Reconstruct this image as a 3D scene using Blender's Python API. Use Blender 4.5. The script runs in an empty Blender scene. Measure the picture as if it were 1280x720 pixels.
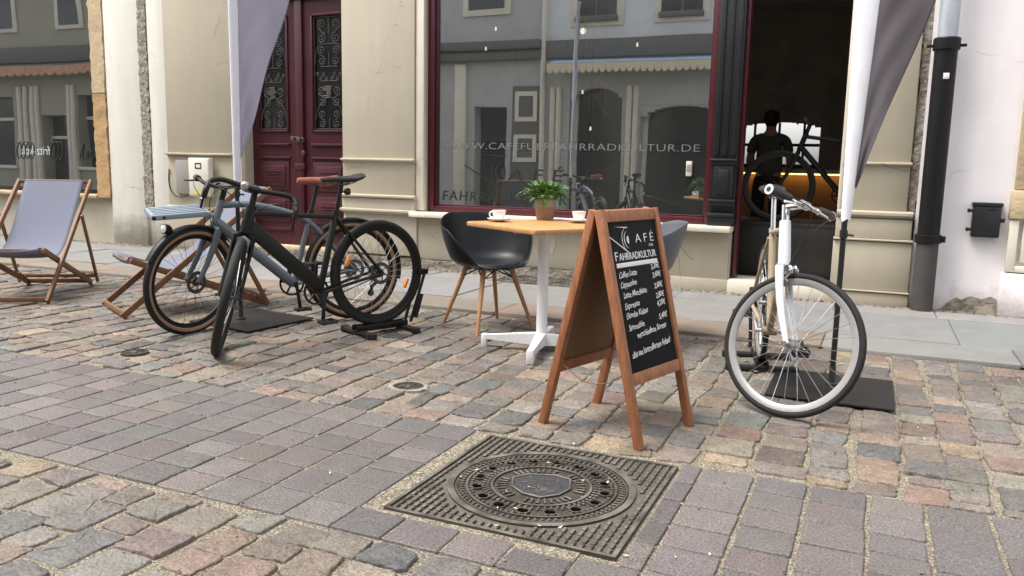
import bpy, bmesh, math, random
import numpy as np
from mathutils import Vector, Matrix
R = math.radians
sc = bpy.context.scene
COL = sc.collection
random.seed(7); rng = np.random.default_rng(7)

# ------------------------------------------------------------------ camera, sky, sun, exposure
cam_d = bpy.data.cameras.new('camera'); cam = bpy.data.objects.new('camera', cam_d); COL.objects.link(cam)
cam_d.sensor_width = 36; cam_d.lens = 1016.4 / 1280 * 36; cam_d.clip_start = .05; cam_d.clip_end = 400
PIT, ROLL, YAW = R(8.594), R(1.178), R(23.9)
cp, sp = math.cos(PIT), math.sin(PIT)
fw = Vector((0, cp, -sp)); rt = Vector((1, 0, 0)); up = Vector((0, sp, cp))
c_, s_ = math.cos(ROLL), math.sin(ROLL)
rt, up = c_ * rt + s_ * up, -s_ * rt + c_ * up
Rz = Matrix.Rotation(YAW, 3, 'Z'); rt, up, fw = Rz @ rt, Rz @ up, Rz @ fw
cam.matrix_world = Matrix(((rt.x, up.x, -fw.x, 0), (rt.y, up.y, -fw.y, 0), (rt.z, up.z, -fw.z, 1.13), (0, 0, 0, 1)))
sc.camera = cam

SUN_EL, SUN_AZ = R(62), R(-125)          # azimuth: direction the light comes from, measured from +Y clockwise
w = bpy.data.worlds.new("World"); sc.world = w; w.use_nodes = True
nt = w.node_tree; nt.nodes.clear()
sky = nt.nodes.new('ShaderNodeTexSky'); sky.sky_type = 'NISHITA'; sky.sun_disc = False
sky.sun_elevation = SUN_EL; sky.sun_rotation = SUN_AZ; sky.dust_density = 3; sky.air_density = 1.0
hs = nt.nodes.new('ShaderNodeHueSaturation'); hs.inputs['Saturation'].default_value = .22
bg = nt.nodes.new('ShaderNodeBackground'); bg.inputs['Strength'].default_value = .15
wo = nt.nodes.new('ShaderNodeOutputWorld')
nt.links.new(sky.outputs[0], hs.inputs['Color']); nt.links.new(hs.outputs[0], bg.inputs['Color']); nt.links.new(bg.outputs[0], wo.inputs[0])
sd = bpy.data.lights.new('sun', 'SUN'); sd.energy = 1.5; sd.angle = R(25); sd.color = (1, .95, .87)
sun = bpy.data.objects.new('sun', sd); COL.objects.link(sun)
dirv = Vector((math.sin(SUN_AZ) * math.cos(SUN_EL), math.cos(SUN_AZ) * math.cos(SUN_EL), math.sin(SUN_EL)))
sun.rotation_euler = dirv.to_track_quat('Z', 'Y').to_euler(); sun.location = dirv * 30
sc.view_settings.view_transform = 'Standard'; sc.view_settings.look = 'None'
sc.view_settings.exposure = 1.25; sc.view_settings.gamma = 1; sc.view_settings.use_curve_mapping = False
sc.cycles.max_bounces = 8; sc.cycles.transparent_max_bounces = 12; sc.cycles.caustics_reflective = False

# ------------------------------------------------------------------ materials
def srgb(r, g, b):
    f = lambda c: ((c / 255 + .055) / 1.055) ** 2.4 if c > 10 else c / 255 / 12.92
    return (f(r), f(g), f(b), 1)
MATS = {}
def mat(name, col, rough=.6, var=.12, scale=8, bump=0, bscale=60, metal=0, spec=.5, coat=0, attr=False, col2=None, detail=6, stretch=None, dist=.01):
    if name in MATS: return MATS[name]
    m = bpy.data.materials.new(name); m.use_nodes = True; n = m.node_tree; N, L = n.nodes, n.links
    b = N['Principled BSDF']
    b.inputs['Roughness'].default_value = rough; b.inputs['Metallic'].default_value = metal
    b.inputs['Specular IOR Level'].default_value = spec; b.inputs['Coat Weight'].default_value = coat
    if len(col) == 3: col = (*col, 1)
    tc = N.new('ShaderNodeTexCoord'); vec = tc.outputs['Object']
    if stretch:
        mp = N.new('ShaderNodeMapping'); mp.inputs['Scale'].default_value = stretch; L.new(vec, mp.inputs[0]); vec = mp.outputs[0]
    no = N.new('ShaderNodeTexNoise'); no.inputs['Scale'].default_value = scale; no.inputs['Detail'].default_value = detail; no.inputs['Roughness'].default_value = .62
    L.new(vec, no.inputs['Vector'])
    if attr:
        at = N.new('ShaderNodeAttribute'); at.attribute_name = 'tint'; base = at.outputs['Color']
    else:
        rg = N.new('ShaderNodeRGB'); rg.outputs[0].default_value = col; base = rg.outputs[0]
    mx = N.new('ShaderNodeMix'); mx.data_type = 'RGBA'; mx.blend_type = 'MULTIPLY' if col2 is None else 'MIX'
    if col2 is None:
        mr = N.new('ShaderNodeMapRange'); mr.inputs['From Min'].default_value = .25; mr.inputs['From Max'].default_value = .75
        mr.inputs['To Min'].default_value = 1 - var; mr.inputs['To Max'].default_value = 1 + var
        L.new(no.outputs['Fac'], mr.inputs[0]); mx.inputs[0].default_value = 1
        L.new(base, mx.inputs[6]); L.new(mr.outputs[0], mx.inputs[7])
    else:
        mr = N.new('ShaderNodeMapRange'); mr.inputs['From Min'].default_value = .5 - var; mr.inputs['From Max'].default_value = .5 + var
        L.new(no.outputs['Fac'], mr.inputs[0]); L.new(mr.outputs[0], mx.inputs[0]); L.new(base, mx.inputs[6])
        mx.inputs[7].default_value = col2 if len(col2) == 4 else (*col2, 1)
    L.new(mx.outputs[2], b.inputs['Base Color'])
    rr = N.new('ShaderNodeMapRange'); rr.inputs['To Min'].default_value = max(.03, rough - .1); rr.inputs['To Max'].default_value = min(1, rough + .12)
    L.new(no.outputs['Fac'], rr.inputs[0]); L.new(rr.outputs[0], b.inputs['Roughness'])
    if bump:
        n2 = N.new('ShaderNodeTexNoise'); n2.inputs['Scale'].default_value = bscale; n2.inputs['Detail'].default_value = 5
        L.new(vec, n2.inputs['Vector'])
        bp = N.new('ShaderNodeBump'); bp.inputs['Strength'].default_value = bump; bp.inputs['Distance'].default_value = dist
        L.new(n2.outputs['Fac'], bp.inputs['Height']); L.new(bp.outputs[0], b.inputs['Normal'])
    MATS[name] = m; return m

def speckle(m, scale=260, amt=.35):
    """fine mineral grain multiplied into a stone's own colour"""
    n = m.node_tree; N, L = n.nodes, n.links; b = N['Principled BSDF']
    src = b.inputs['Base Color'].links[0].from_socket
    tc = N.new('ShaderNodeTexCoord'); no = N.new('ShaderNodeTexNoise'); no.inputs['Scale'].default_value = scale; no.inputs['Detail'].default_value = 2
    L.new(tc.outputs['Object'], no.inputs['Vector'])
    mr = N.new('ShaderNodeMapRange'); mr.inputs['From Min'].default_value = .35; mr.inputs['From Max'].default_value = .65
    mr.inputs['To Min'].default_value = 1 - amt; mr.inputs['To Max'].default_value = 1 + amt
    L.new(no.outputs['Fac'], mr.inputs[0])
    mx = N.new('ShaderNodeMix'); mx.data_type = 'RGBA'; mx.blend_type = 'MULTIPLY'; mx.inputs[0].default_value = 1
    L.new(src, mx.inputs[6]); L.new(mr.outputs[0], mx.inputs[7]); L.new(mx.outputs[2], b.inputs['Base Color'])
    return m

M = {}
M['sett'] = speckle(mat('stone_setts', (.2, .2, .2), .60, .28, 11, .8, 42, attr=True, dist=.012), 120, .30)
M['sett_fine'] = speckle(mat('purple_setts', (.2, .2, .2), .6, .12, 10, .35, 160, attr=True, dist=.006), 135, .4)
M['slab'] = speckle(mat('granite_slabs', (.2, .2, .2), .7, .14, 5, .2, 120, attr=True, dist=.004), 240, .2)
M['sand'] = speckle(mat('joint_sand', srgb(176, 166, 146), .95, .3, 18, 1, 90, col2=srgb(128, 119, 104), dist=.03), 110, .5)
M['ground'] = mat('ground', srgb(120, 114, 106), .9, .2, 4, .3, 60)
M['tan'] = mat('tan_plaster', srgb(174, 165, 146), .8, .06, 1.7, .12, 90, dist=.004)
M['tan2'] = mat('tan_plaster_light', srgb(184, 175, 156), .8, .06, 2.1, .12, 90, dist=.004)
M['cream'] = mat('cream_plaster', srgb(236, 233, 222), .8, .05, 2.3, .18, 60, dist=.006)
M['ivory'] = mat('ivory_paint', srgb(220, 212, 194), .7, .06, 4, .08, 80, dist=.003)
M['beige_stucco'] = mat('beige_stucco', srgb(184, 177, 160), .85, .14, 2.2, .3, 40, dist=.008)
M['dirt'] = mat('dirty_plaster', srgb(160, 150, 130), .9, .13, 3.5, .35, 30, col2=srgb(196, 190, 174), dist=.01)
M['rubble'] = mat('rubble_base', srgb(168, 158, 142), .95, .2, 9, 1, 22, col2=srgb(116, 110, 100), dist=.03)
M['sandstone'] = mat('orange_sandstone', srgb(180, 146, 104), .85, .25, 5, .6, 28, dist=.015)
M['sandstone_pale'] = mat('pale_sandstone', srgb(192, 172, 140), .85, .22, 6, .6, 28, dist=.015)
M['rough_stone'] = mat('rough_grey_stone', srgb(170, 163, 150), .95, .16, 16, 1, 24, col2=srgb(120, 112, 100), dist=.03)
M['maroon'] = mat('maroon_paint', srgb(66, 22, 31), .42, .14, 3, .08, 30, spec=.45)
M['maroon_dark'] = mat('maroon_window_paint', srgb(76, 23, 34), .35, .1, 5)
M['black_paint'] = mat('black_gloss_paint', srgb(28, 29, 32), .38, .2, 4, .03, 30)
M['iron'] = mat('wrought_iron', srgb(100, 96, 90), .5, .2, 20, metal=.2)
M['brass'] = mat('dark_handle_metal', srgb(105, 98, 88), .35, .1, 20, metal=.8)
M['dark_glass'] = mat('dark_pane', (.012, .013, .014), .08, .1, 3, spec=.7)
M['bike_black'] = mat('matt_black_paint', (.0065, .006, .005), .45, .15, 30, spec=.35)
M['rubber'] = mat('tyre_rubber', (.0105, .0105, .011), .75, .2, 40, .25, 300, dist=.002)
M['tan_rubber'] = mat('tan_sidewall', srgb(158, 124, 100), .8, .08, 30)
M['blue_grey'] = mat('blue_grey_paint', srgb(98, 107, 115), .35, .05, 20, spec=.5)
M['rack_blue'] = mat('rack_paint', srgb(140, 152, 164), .4, .05, 20)
M['white_paint'] = mat('white_bike_paint', srgb(222, 226, 230), .28, .03, 10, coat=.3)
M['silver'] = mat('silver_alloy', (.62, .62, .63), .3, .06, 30, metal=.9)
M['rim_silver'] = mat('silver_rim', (.38, .375, .37), .42, .05, 30, metal=.35)
M['chrome'] = mat('chrome', (.72, .72, .73), .16, .05, 30, metal=1)
M['steel'] = mat('dark_steel', (.09, .09, .095), .35, .1, 40, metal=.7)
M['wood_frame'] = mat('ash_wood', srgb(166, 149, 124), .5, .2, 5, .05, 40, stretch=(4, 4, .8))
M['brown_leather'] = mat('brown_leather', srgb(160, 92, 72), .5, .15, 20, .2, 200, dist=.001)
M['black_plastic'] = mat('black_plastic', (.015, .015, .016), .45, .12, 30)
M['amber'] = mat('amber_reflector', srgb(235, 140, 20), .25, .1, 60)
M['teak'] = mat('deck_chair_wood', srgb(124, 88, 60), .55, .25, 7, .08, 50, stretch=(5, 5, 1))
M['sling'] = mat('grey_blue_canvas', srgb(112, 116, 132), .85, .05, 6, .25, 420, dist=.001)
M['table_wood'] = mat('light_oak', srgb(190, 142, 92), .4, .26, 5, .04, 50, stretch=(1, 9, 9))
M['white_metal'] = mat('white_powder_coat', srgb(228, 228, 230), .4, .03, 10)
M['chair_black'] = mat('black_shell_plastic', (.005, .0065, .0085), .42, .06, 10, spec=.4)
M['chair_sky_sheen'] = mat('sky_sheen_shell_plastic', srgb(92, 97, 104), .45, .06, 10)  # sky reflection on the shell painted in as a grey base colour
M['leg_oak'] = mat('oak_leg', srgb(176, 130, 90), .5, .18, 6, stretch=(4, 4, 1))
M['sign_wood'] = mat('red_brown_wood', srgb(154, 100, 68), .52, .42, 9, .08, 60, stretch=(6, 6, 1))
M['chalkboard'] = mat('black_chalkboard', (.006, .006, .007), .75, .3, 5, spec=.25)
M['board_back'] = mat('brown_hardboard', srgb(120, 92, 64), .7, .1, 6)
M['chalk'] = mat('white_chalk', srgb(232, 232, 228), .9, .1, 90)
M['porcelain'] = mat('white_porcelain', srgb(236, 236, 236), .2, .01, 10, coat=.4)
M['wicker'] = mat('woven_seagrass', srgb(164, 142, 114), .85, .32, 70, .7, 110, col2=srgb(116, 94, 70), dist=.008)
M['zinc_pot'] = mat('grey_pot_rim', srgb(140, 138, 128), .6, .1, 20)
M['leaf'] = mat('fern_leaf', srgb(112, 150, 84), .55, .3, 22, col2=srgb(58, 104, 42))
M['cast_iron'] = mat('cast_iron', srgb(74, 69, 63), .55, .3, 12, .3, 150, metal=.35, dist=.003)
M['iron_dirt'] = mat('dirt_in_casting', srgb(92, 86, 76), .9, .3, 15, .4, 120)
M['hole'] = mat('dark_hole', (.003, .003, .003), .95, .1, 5, spec=0)
M['concrete_dark'] = mat('dark_infill', srgb(54, 54, 58), .7, .2, 30, .4, 160)
M['pipe_black'] = mat('black_pipe_paint', srgb(12, 12, 13), .5, .3, 7, .1, 30, spec=.3)
M['pipe_rust'] = mat('worn_cast_pipe', srgb(66, 63, 60), .7, .25, 10, .3, 60)
M['zinc'] = mat('zinc_pipe', srgb(176, 182, 190), .4, .15, 5, metal=.3)
M['plate'] = mat('black_base_plate', (.012, .011, .011), .5, .25, 9, .05, 80)
M['flag_white'] = mat('white_flag_sleeve', srgb(232, 233, 240), .85, .04, 9, .15, 30, dist=.006)
def clothmat(name, col, tr):
    m = mat(name, col, .9, .05, 3, .2, 200, dist=.001); n = m.node_tree; N, L = n.nodes, n.links; b = N['Principled BSDF']; o = N['Material Output']
    t = N.new('ShaderNodeBsdfTranslucent'); t.inputs[0].default_value = col; mx = N.new('ShaderNodeMixShader'); mx.inputs[0].default_value = tr
    L.new(b.outputs[0], mx.inputs[1]); L.new(t.outputs[0], mx.inputs[2]); L.new(mx.outputs[0], o.inputs[0]); return m
M['flag_light'] = clothmat('lavender_flag_cloth', srgb(192, 189, 203), .5)
M['flag_shaded'] = clothmat('shaded_flag_cloth', srgb(112, 106, 112), .35)  # shaded side of the cloth put into a darker base colour
def weather(m, crack=.35, streak=.045):
    n = m.node_tree; N, L = n.nodes, n.links; b = N['Principled BSDF']; src = b.inputs['Base Color'].links[0].from_socket
    tc = N.new('ShaderNodeTexCoord'); mp = N.new('ShaderNodeMapping'); mp.inputs['Scale'].default_value = (9, 9, .8); L.new(tc.outputs['Object'], mp.inputs[0])
    n1 = N.new('ShaderNodeTexNoise'); n1.inputs['Scale'].default_value = 1; n1.inputs['Detail'].default_value = 6; L.new(mp.outputs[0], n1.inputs[0])
    m1 = N.new('ShaderNodeMapRange'); m1.inputs['From Min'].default_value = .3; m1.inputs['From Max'].default_value = .7; m1.inputs['To Min'].default_value = 1 - streak; m1.inputs['To Max'].default_value = 1 + streak * .5; L.new(n1.outputs['Fac'], m1.inputs[0])
    n2 = N.new('ShaderNodeTexNoise'); n2.inputs['Scale'].default_value = 3.5; n2.inputs['Detail'].default_value = 5; L.new(tc.outputs['Object'], n2.inputs[0])
    ad = N.new('ShaderNodeMix'); ad.data_type = 'VECTOR'; ad.inputs[0].default_value = .16; L.new(tc.outputs['Object'], ad.inputs[4]); L.new(n2.outputs['Color'], ad.inputs[5])
    vo = N.new('ShaderNodeTexVoronoi'); vo.feature = 'DISTANCE_TO_EDGE'; vo.inputs['Scale'].default_value = 1.5; L.new(ad.outputs[1], vo.inputs['Vector'])
    m2 = N.new('ShaderNodeMapRange'); m2.inputs['From Min'].default_value = .002; m2.inputs['From Max'].default_value = .007; m2.inputs['To Min'].default_value = crack; m2.inputs['To Max'].default_value = 0; L.new(vo.outputs['Distance'], m2.inputs[0])
    m3 = N.new('ShaderNodeMapRange'); m3.inputs['From Min'].default_value = .54; m3.inputs['From Max'].default_value = .62; L.new(n2.outputs['Fac'], m3.inputs[0])
    mu = N.new('ShaderNodeMath'); mu.operation = 'MULTIPLY'; L.new(m2.outputs[0], mu.inputs[0]); L.new(m3.outputs[0], mu.inputs[1])
    su = N.new('ShaderNodeMath'); su.operation = 'SUBTRACT'; L.new(m1.outputs[0], su.inputs[0]); L.new(mu.outputs[0], su.inputs[1])
    mx = N.new('ShaderNodeMix'); mx.data_type = 'RGBA'; mx.blend_type = 'MULTIPLY'; mx.inputs[0].default_value = 1; L.new(src, mx.inputs[6]); L.new(su.outputs[0], mx.inputs[7]); L.new(mx.outputs[2], b.inputs['Base Color'])
for k_ in ('tan', 'tan2', 'beige_stucco'): weather(M[k_])
weather(M['ivory'], .2, .07)
def worn(m, z0, z1, top):   # iron polished by feet and wheels on its high spots
    n = m.node_tree; N, L = n.nodes, n.links; b = N['Principled BSDF']; src = b.inputs['Base Color'].links[0].from_socket
    tc = N.new('ShaderNodeTexCoord'); sp_ = N.new('ShaderNodeSeparateXYZ'); L.new(tc.outputs['Object'], sp_.inputs[0]); mr = N.new('ShaderNodeMapRange'); mr.inputs['From Min'].default_value = z0; mr.inputs['From Max'].default_value = z1; L.new(sp_.outputs['Z'], mr.inputs[0])
    no = N.new('ShaderNodeTexNoise'); no.inputs['Scale'].default_value = 9; no.inputs['Detail'].default_value = 4; L.new(tc.outputs['Object'], no.inputs[0]); m2 = N.new('ShaderNodeMapRange'); m2.inputs['From Min'].default_value = .35; m2.inputs['From Max'].default_value = .65; L.new(no.outputs['Fac'], m2.inputs[0])
    mu = N.new('ShaderNodeMath'); mu.operation = 'MULTIPLY'; L.new(mr.outputs[0], mu.inputs[0]); L.new(m2.outputs[0], mu.inputs[1])
    mx = N.new('ShaderNodeMix'); mx.data_type = 'RGBA'; L.new(mu.outputs[0], mx.inputs[0]); L.new(src, mx.inputs[6]); mx.inputs[7].default_value = top; L.new(mx.outputs[2], b.inputs['Base Color'])
worn(M['cast_iron'], .0025, .004, srgb(128, 123, 115))
M['mortar'] = mat('old_mortar', srgb(146, 140, 130), .9, .3, 20, .6, 60, dist=.006)
# plaster with grey splash dirt low down, its edge broken by noise
def splash(name, base, z0, z1, dirt):
    m = mat(name, base, .8, .05, 2.3, .18, 60, dist=.006); n = m.node_tree; N, L = n.nodes, n.links; b = N['Principled BSDF']; src = b.inputs['Base Color'].links[0].from_socket
    tc = N.new('ShaderNodeTexCoord'); sp_ = N.new('ShaderNodeSeparateXYZ'); L.new(tc.outputs['Object'], sp_.inputs[0]); no = N.new('ShaderNodeTexNoise'); no.inputs['Scale'].default_value = 6; no.inputs['Detail'].default_value = 7; no.inputs['Roughness'].default_value = .7; L.new(tc.outputs['Object'], no.inputs[0])
    ml = N.new('ShaderNodeMath'); ml.operation = 'MULTIPLY_ADD'; ml.inputs[1].default_value = .55; L.new(no.outputs['Fac'], ml.inputs[0]); L.new(sp_.outputs['Z'], ml.inputs[2])
    mr = N.new('ShaderNodeMapRange'); mr.inputs['From Min'].default_value = z0 + .27; mr.inputs['From Max'].default_value = z1 + .27; mr.inputs['To Min'].default_value = .85; mr.inputs['To Max'].default_value = 0; L.new(ml.outputs[0], mr.inputs[0])
    mx = N.new('ShaderNodeMix'); mx.data_type = 'RGBA'; L.new(mr.outputs[0], mx.inputs[0]); L.new(src, mx.inputs[6]); mx.inputs[7].default_value = dirt; L.new(mx.outputs[2], b.inputs['Base Color']); return m
M['buttress'] = splash('stained_cream_plaster', srgb(236, 233, 222), .12, .46, srgb(138, 132, 116))
M['white_wall'] = splash('stained_white_plaster', srgb(238, 232, 233), -.02, .24, srgb(168, 158, 150))
weather(M['buttress'], .3, .06); weather(M['white_wall'], .18, .05)
M['room'] = mat('dark_room_paint', (.6, .57, .52), .85, .2, 3)
M['room_floor'] = mat('dark_room_floor', (.2, .17, .14), .5, .2, 6)
M['counter'] = mat('counter_wood', srgb(150, 112, 72), .5, .15, 4)
M['shirt'] = mat('olive_shirt', srgb(92, 88, 76), .9, .1, 8)
M['trousers'] = mat('dark_trousers', (.012, .012, .014), .9, .1, 8)
M['skin'] = mat('skin', srgb(176, 132, 108), .5, .06, 12)
M['hair'] = mat('dark_hair', (.012, .009, .007), .6, .2, 60)
M['gold'] = mat('gold_frame_paint', srgb(245, 215, 130), .3, .05, 10)
M['film_text'] = mat('grey_window_letters', srgb(120, 124, 122), .8, .05, 10)
M['film_dark'] = mat('black_window_letters', (.01, .012, .012), .6, .05, 10)
M['film_pale'] = mat('pale_window_letters', srgb(190, 198, 198), .8, .05, 10)
M['opp_grey'] = mat('grey_render', srgb(184, 184, 182), .85, .12, 2)
M['opp_blue'] = mat('pale_blue_render', srgb(222, 224, 226), .85, .05, 2)
M['opp_trim'] = mat('pale_stone_trim', srgb(228, 222, 206), .8, .08, 4)
M['opp_dark'] = mat('dark_cornice', srgb(104, 102, 100), .8, .1, 4)
M['awning_blue'] = mat('blue_white_awning', srgb(168, 190, 214), .85, .06, 4)
M['awning_cream'] = mat('cream_valance', srgb(222, 210, 180), .85, .06, 4)
M['awning_red'] = mat('red_valance', srgb(190, 110, 90), .85, .3, 6, col2=srgb(220, 190, 150))
M['utility_white'] = mat('white_cabinet', srgb(214, 210, 196), .55, .05, 8)
M['utility_grey'] = mat('grey_panel', srgb(146, 144, 138), .6, .06, 8)
M['label_dark'] = mat('dark_label', (.03, .03, .035), .6, .05, 10)
M['yellow'] = mat('yellow_sticker', srgb(230, 205, 30), .6, .05, 10)
M['dark_tail'] = mat('tail_light', (.03, .005, .005), .25, .05, 20)
M['lens'] = mat('lamp_lens', (.7, .7, .68), .12, .05, 20, metal=.3)
def emis(name, col, s):
    m = bpy.data.materials.new(name); m.use_nodes = True; b = m.node_tree.nodes['Principled BSDF']
    b.inputs['Base Color'].default_value = (*col, 1); b.inputs['Emission Color'].default_value = (*col, 1); b.inputs['Emission Strength'].default_value = s; return m
M['led'] = emis('led_strip', (1, .58, .16), 1.7)
M['bulb'] = emis('bulb', (1, .9, .7), 1.1)
def glassmat(name, tint, refl, ior=1.5):
    m = bpy.data.materials.new(name); m.use_nodes = True; n = m.node_tree; N, L = n.nodes, n.links; N.clear()
    o = N.new('ShaderNodeOutputMaterial'); t = N.new('ShaderNodeBsdfTransparent'); t.inputs[0].default_value = (*tint, 1)
    g = N.new('ShaderNodeBsdfGlossy'); g.inputs['Roughness'].default_value = .0; g.inputs['Color'].default_value = (.95, .97, 1, 1)
    fr = N.new('ShaderNodeFresnel'); fr.inputs['IOR'].default_value = ior
    ad = N.new('ShaderNodeMath'); ad.operation = 'ADD'; ad.inputs[1].default_value = refl; ad.use_clamp = True
    tc = N.new('ShaderNodeTexCoord'); no = N.new('ShaderNodeTexNoise'); no.inputs['Scale'].default_value = .9; no.inputs['Detail'].default_value = 1
    bp = N.new('ShaderNodeBump'); bp.inputs['Strength'].default_value = .06; bp.inputs['Distance'].default_value = .03
    L.new(tc.outputs['Object'], no.inputs[0]); L.new(no.outputs['Fac'], bp.inputs['Height']); L.new(bp.outputs[0], g.inputs['Normal'])
    df = N.new('ShaderNodeBsdfDiffuse'); df.inputs[0].default_value = (.6, .62, .62, 1); mh_ = N.new('ShaderNodeMixShader'); mh_.inputs[0].default_value = .03
    mx = N.new('ShaderNodeMixShader')
    L.new(fr.outputs[0], ad.inputs[0]); L.new(ad.outputs[0], mx.inputs[0]); L.new(t.outputs[0], mx.inputs[1]); L.new(g.outputs[0], mx.inputs[2]); L.new(mx.outputs[0], mh_.inputs[1]); L.new(df.outputs[0], mh_.inputs[2]); L.new(mh_.outputs[0], o.inputs[0])
    return m
M['glass'] = glassmat('window_glass', (.80, .84, .82), .36, 1.5)
def filmmat(name, col, op):
    m = bpy.data.materials.new(name); m.use_nodes = True; n = m.node_tree; N, L = n.nodes, n.links; N.clear()
    o = N.new('ShaderNodeOutputMaterial'); t = N.new('ShaderNodeBsdfTransparent'); d = N.new('ShaderNodeBsdfDiffuse'); d.inputs[0].default_value = (*col[:3], 1)
    mx = N.new('ShaderNodeMixShader'); mx.inputs[0].default_value = op
    L.new(t.outputs[0], mx.inputs[1]); L.new(d.outputs[0], mx.inputs[2]); L.new(mx.outputs[0], o.inputs[0]); return m
M['frost'] = filmmat('frosted_film', srgb(130, 150, 138), .3)
M['dark_band'] = filmmat('dark_film', (.015, .02, .018), .6)

# ------------------------------------------------------------------ mesh helpers
class MB:
    def __init__(s): s.v = []; s.f = []; s.mats = []
    def add(s, vs, fs, T=None):
        o = len(s.v)
        s.v += [tuple(T @ Vector(p)) if T is not None else tuple(p) for p in vs]
        s.f += [tuple(i + o for i in f) for f in fs]; return s
    def box(s, x0, x1, y0, y1, z0, z1, T=None):
        vs = [(x, y, z) for x in (x0, x1) for y in (y0, y1) for z in (z0, z1)]
        return s.add(vs, [(0, 1, 3, 2), (4, 6, 7, 5), (0, 4, 5, 1), (2, 3, 7, 6), (0, 2, 6, 4), (1, 5, 7, 3)], T)
    def rbox(s, x0, x1, y0, y1, z0, z1, b=.004, T=None, seg=2):
        bm = bmesh.new(); bmesh.ops.create_cube(bm, size=1)
        for v in bm.verts: v.co = Vector(((x0 + x1) / 2 + v.co.x * (x1 - x0), (y0 + y1) / 2 + v.co.y * (y1 - y0), (z0 + z1) / 2 + v.co.z * (z1 - z0)))
        b = min(b, .45 * min(abs(x1 - x0), abs(y1 - y0), abs(z1 - z0)))
        bmesh.ops.bevel(bm, geom=bm.edges[:], offset=b, segments=seg, affect='EDGES', profile=.5)
        bm.verts.index_update(); vs = [v.co.copy() for v in bm.verts]; fs = [[v.index for v in f.verts] for f in bm.faces]; bm.free()
        return s.add(vs, fs, T)
    def bar(s, a, b, wd, th, bev=.003, side=(0, 0, 1)):
        """a bevelled bar of rectangular section from a to b"""
        a, b = Vector(a), Vector(b); z = (b - a); L = z.length; z.normalize(); sd_ = Vector(side)
        x = sd_.cross(z)
        if x.length < 1e-4: x = Vector((1, 0, 0)).cross(z)
        x.normalize(); y = z.cross(x)
        T = Matrix(((x.x, y.x, z.x, a.x), (x.y, y.y, z.y, a.y), (x.z, y.z, z.z, a.z), (0, 0, 0, 1)))
        return s.rbox(-wd / 2, wd / 2, -th / 2, th / 2, 0, L, bev, T)
    def tube(s, pts, r, n=10, cap=True, closed=False, flat=None, T=None):
        P = [Vector(p) for p in pts]; m = len(P)
        rs = [r] * m if not hasattr(r, '__len__') else list(r)
        tang = []
        for i in range(m):
            if closed: t = P[(i + 1) % m] - P[i - 1]
            else: t = P[min(i + 1, m - 1)] - P[max(i - 1, 0)]
            tang.append(t.normalized() if t.length > 1e-9 else Vector((0, 0, 1)))
        t0 = tang[0]; u = Vector((0, 0, 1)) if abs(t0.z) < .9 else Vector((1, 0, 0))
        u = (u - t0 * u.dot(t0)).normalized(); vs = []; fs = []
        for i in range(m):
            t = tang[i]; u = (u - t * u.dot(t)); u = u.normalized() if u.length > 1e-6 else t.orthogonal().normalized(); v = t.cross(u)
            fa, fb = (1, 1) if flat is None else flat
            for k in range(n):
                a = 2 * math.pi * k / n; vs.append(P[i] + (u * math.cos(a) * fa + v * math.sin(a) * fb) * rs[i])
        mm = m if closed else m - 1
        for i in range(mm):
            j = (i + 1) % m
            for k in range(n): fs.append((i * n + k, i * n + (k + 1) % n, j * n + (k + 1) % n, j * n + k))
        if cap and not closed: fs.append(tuple(range(n - 1, -1, -1))); fs.append(tuple((m - 1) * n + k for k in range(n)))
        return s.add(vs, fs, T)
    def lathe(s, prof, n=32, T=None, cap=True):
        """profile of (radius, z) turned round z"""
        vs = []; fs = []; m = len(prof)
        for (r, z) in prof:
            for k in range(n): a = 2 * math.pi * k / n; vs.append((r * math.cos(a), r * math.sin(a), z))
        for i in range(m - 1):
            for k in range(n): fs.append((i * n + k, i * n + (k + 1) % n, (i + 1) * n + (k + 1) % n, (i + 1) * n + k))
        if cap:
            if prof[0][0] > 1e-5: fs.append(tuple(range(n - 1, -1, -1)))
            if prof[-1][0] > 1e-5: fs.append(tuple((m - 1) * n + k for k in range(n)))
        return s.add(vs, fs, T)
    def ring(s, R_, prof, n=64, T=None):
        """closed profile of (dr, dy) swept round the y axis at radius R_"""
        vs = []; fs = []; m = len(prof)
        for k in range(n):
            a = 2 * math.pi * k / n
            for (dr, dy) in prof: vs.append(((R_ + dr) * math.cos(a), dy, (R_ + dr) * math.sin(a)))
        for k in range(n):
            kk = (k + 1) % n
            for i in range(m): j = (i + 1) % m; fs.append((k * m + i, k * m + j, kk * m + j, kk * m + i))
        return s.add(vs, fs, T)
    def disc(s, c, nrm, r, n=20, T=None):
        c = Vector(c); nv = Vector(nrm).normalized(); u = nv.orthogonal().normalized(); v = nv.cross(u)
        return s.add([c + (u * math.cos(2 * math.pi * k / n) + v * math.sin(2 * math.pi * k / n)) * r for k in range(n)], [tuple(range(n))], T)
    def poly(s, pts, y0, y1, T=None):
        """an outline in x,z given a thickness from y0 to y1"""
        n = len(pts); vs = [(x, y0, z) for x, z in pts] + [(x, y1, z) for x, z in pts]
        fs = [tuple(range(n)), tuple(range(2 * n - 1, n - 1, -1))] + [(i, i + n, (i + 1) % n + n, (i + 1) % n) for i in range(n)]
        return s.add(vs, fs, T)
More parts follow.
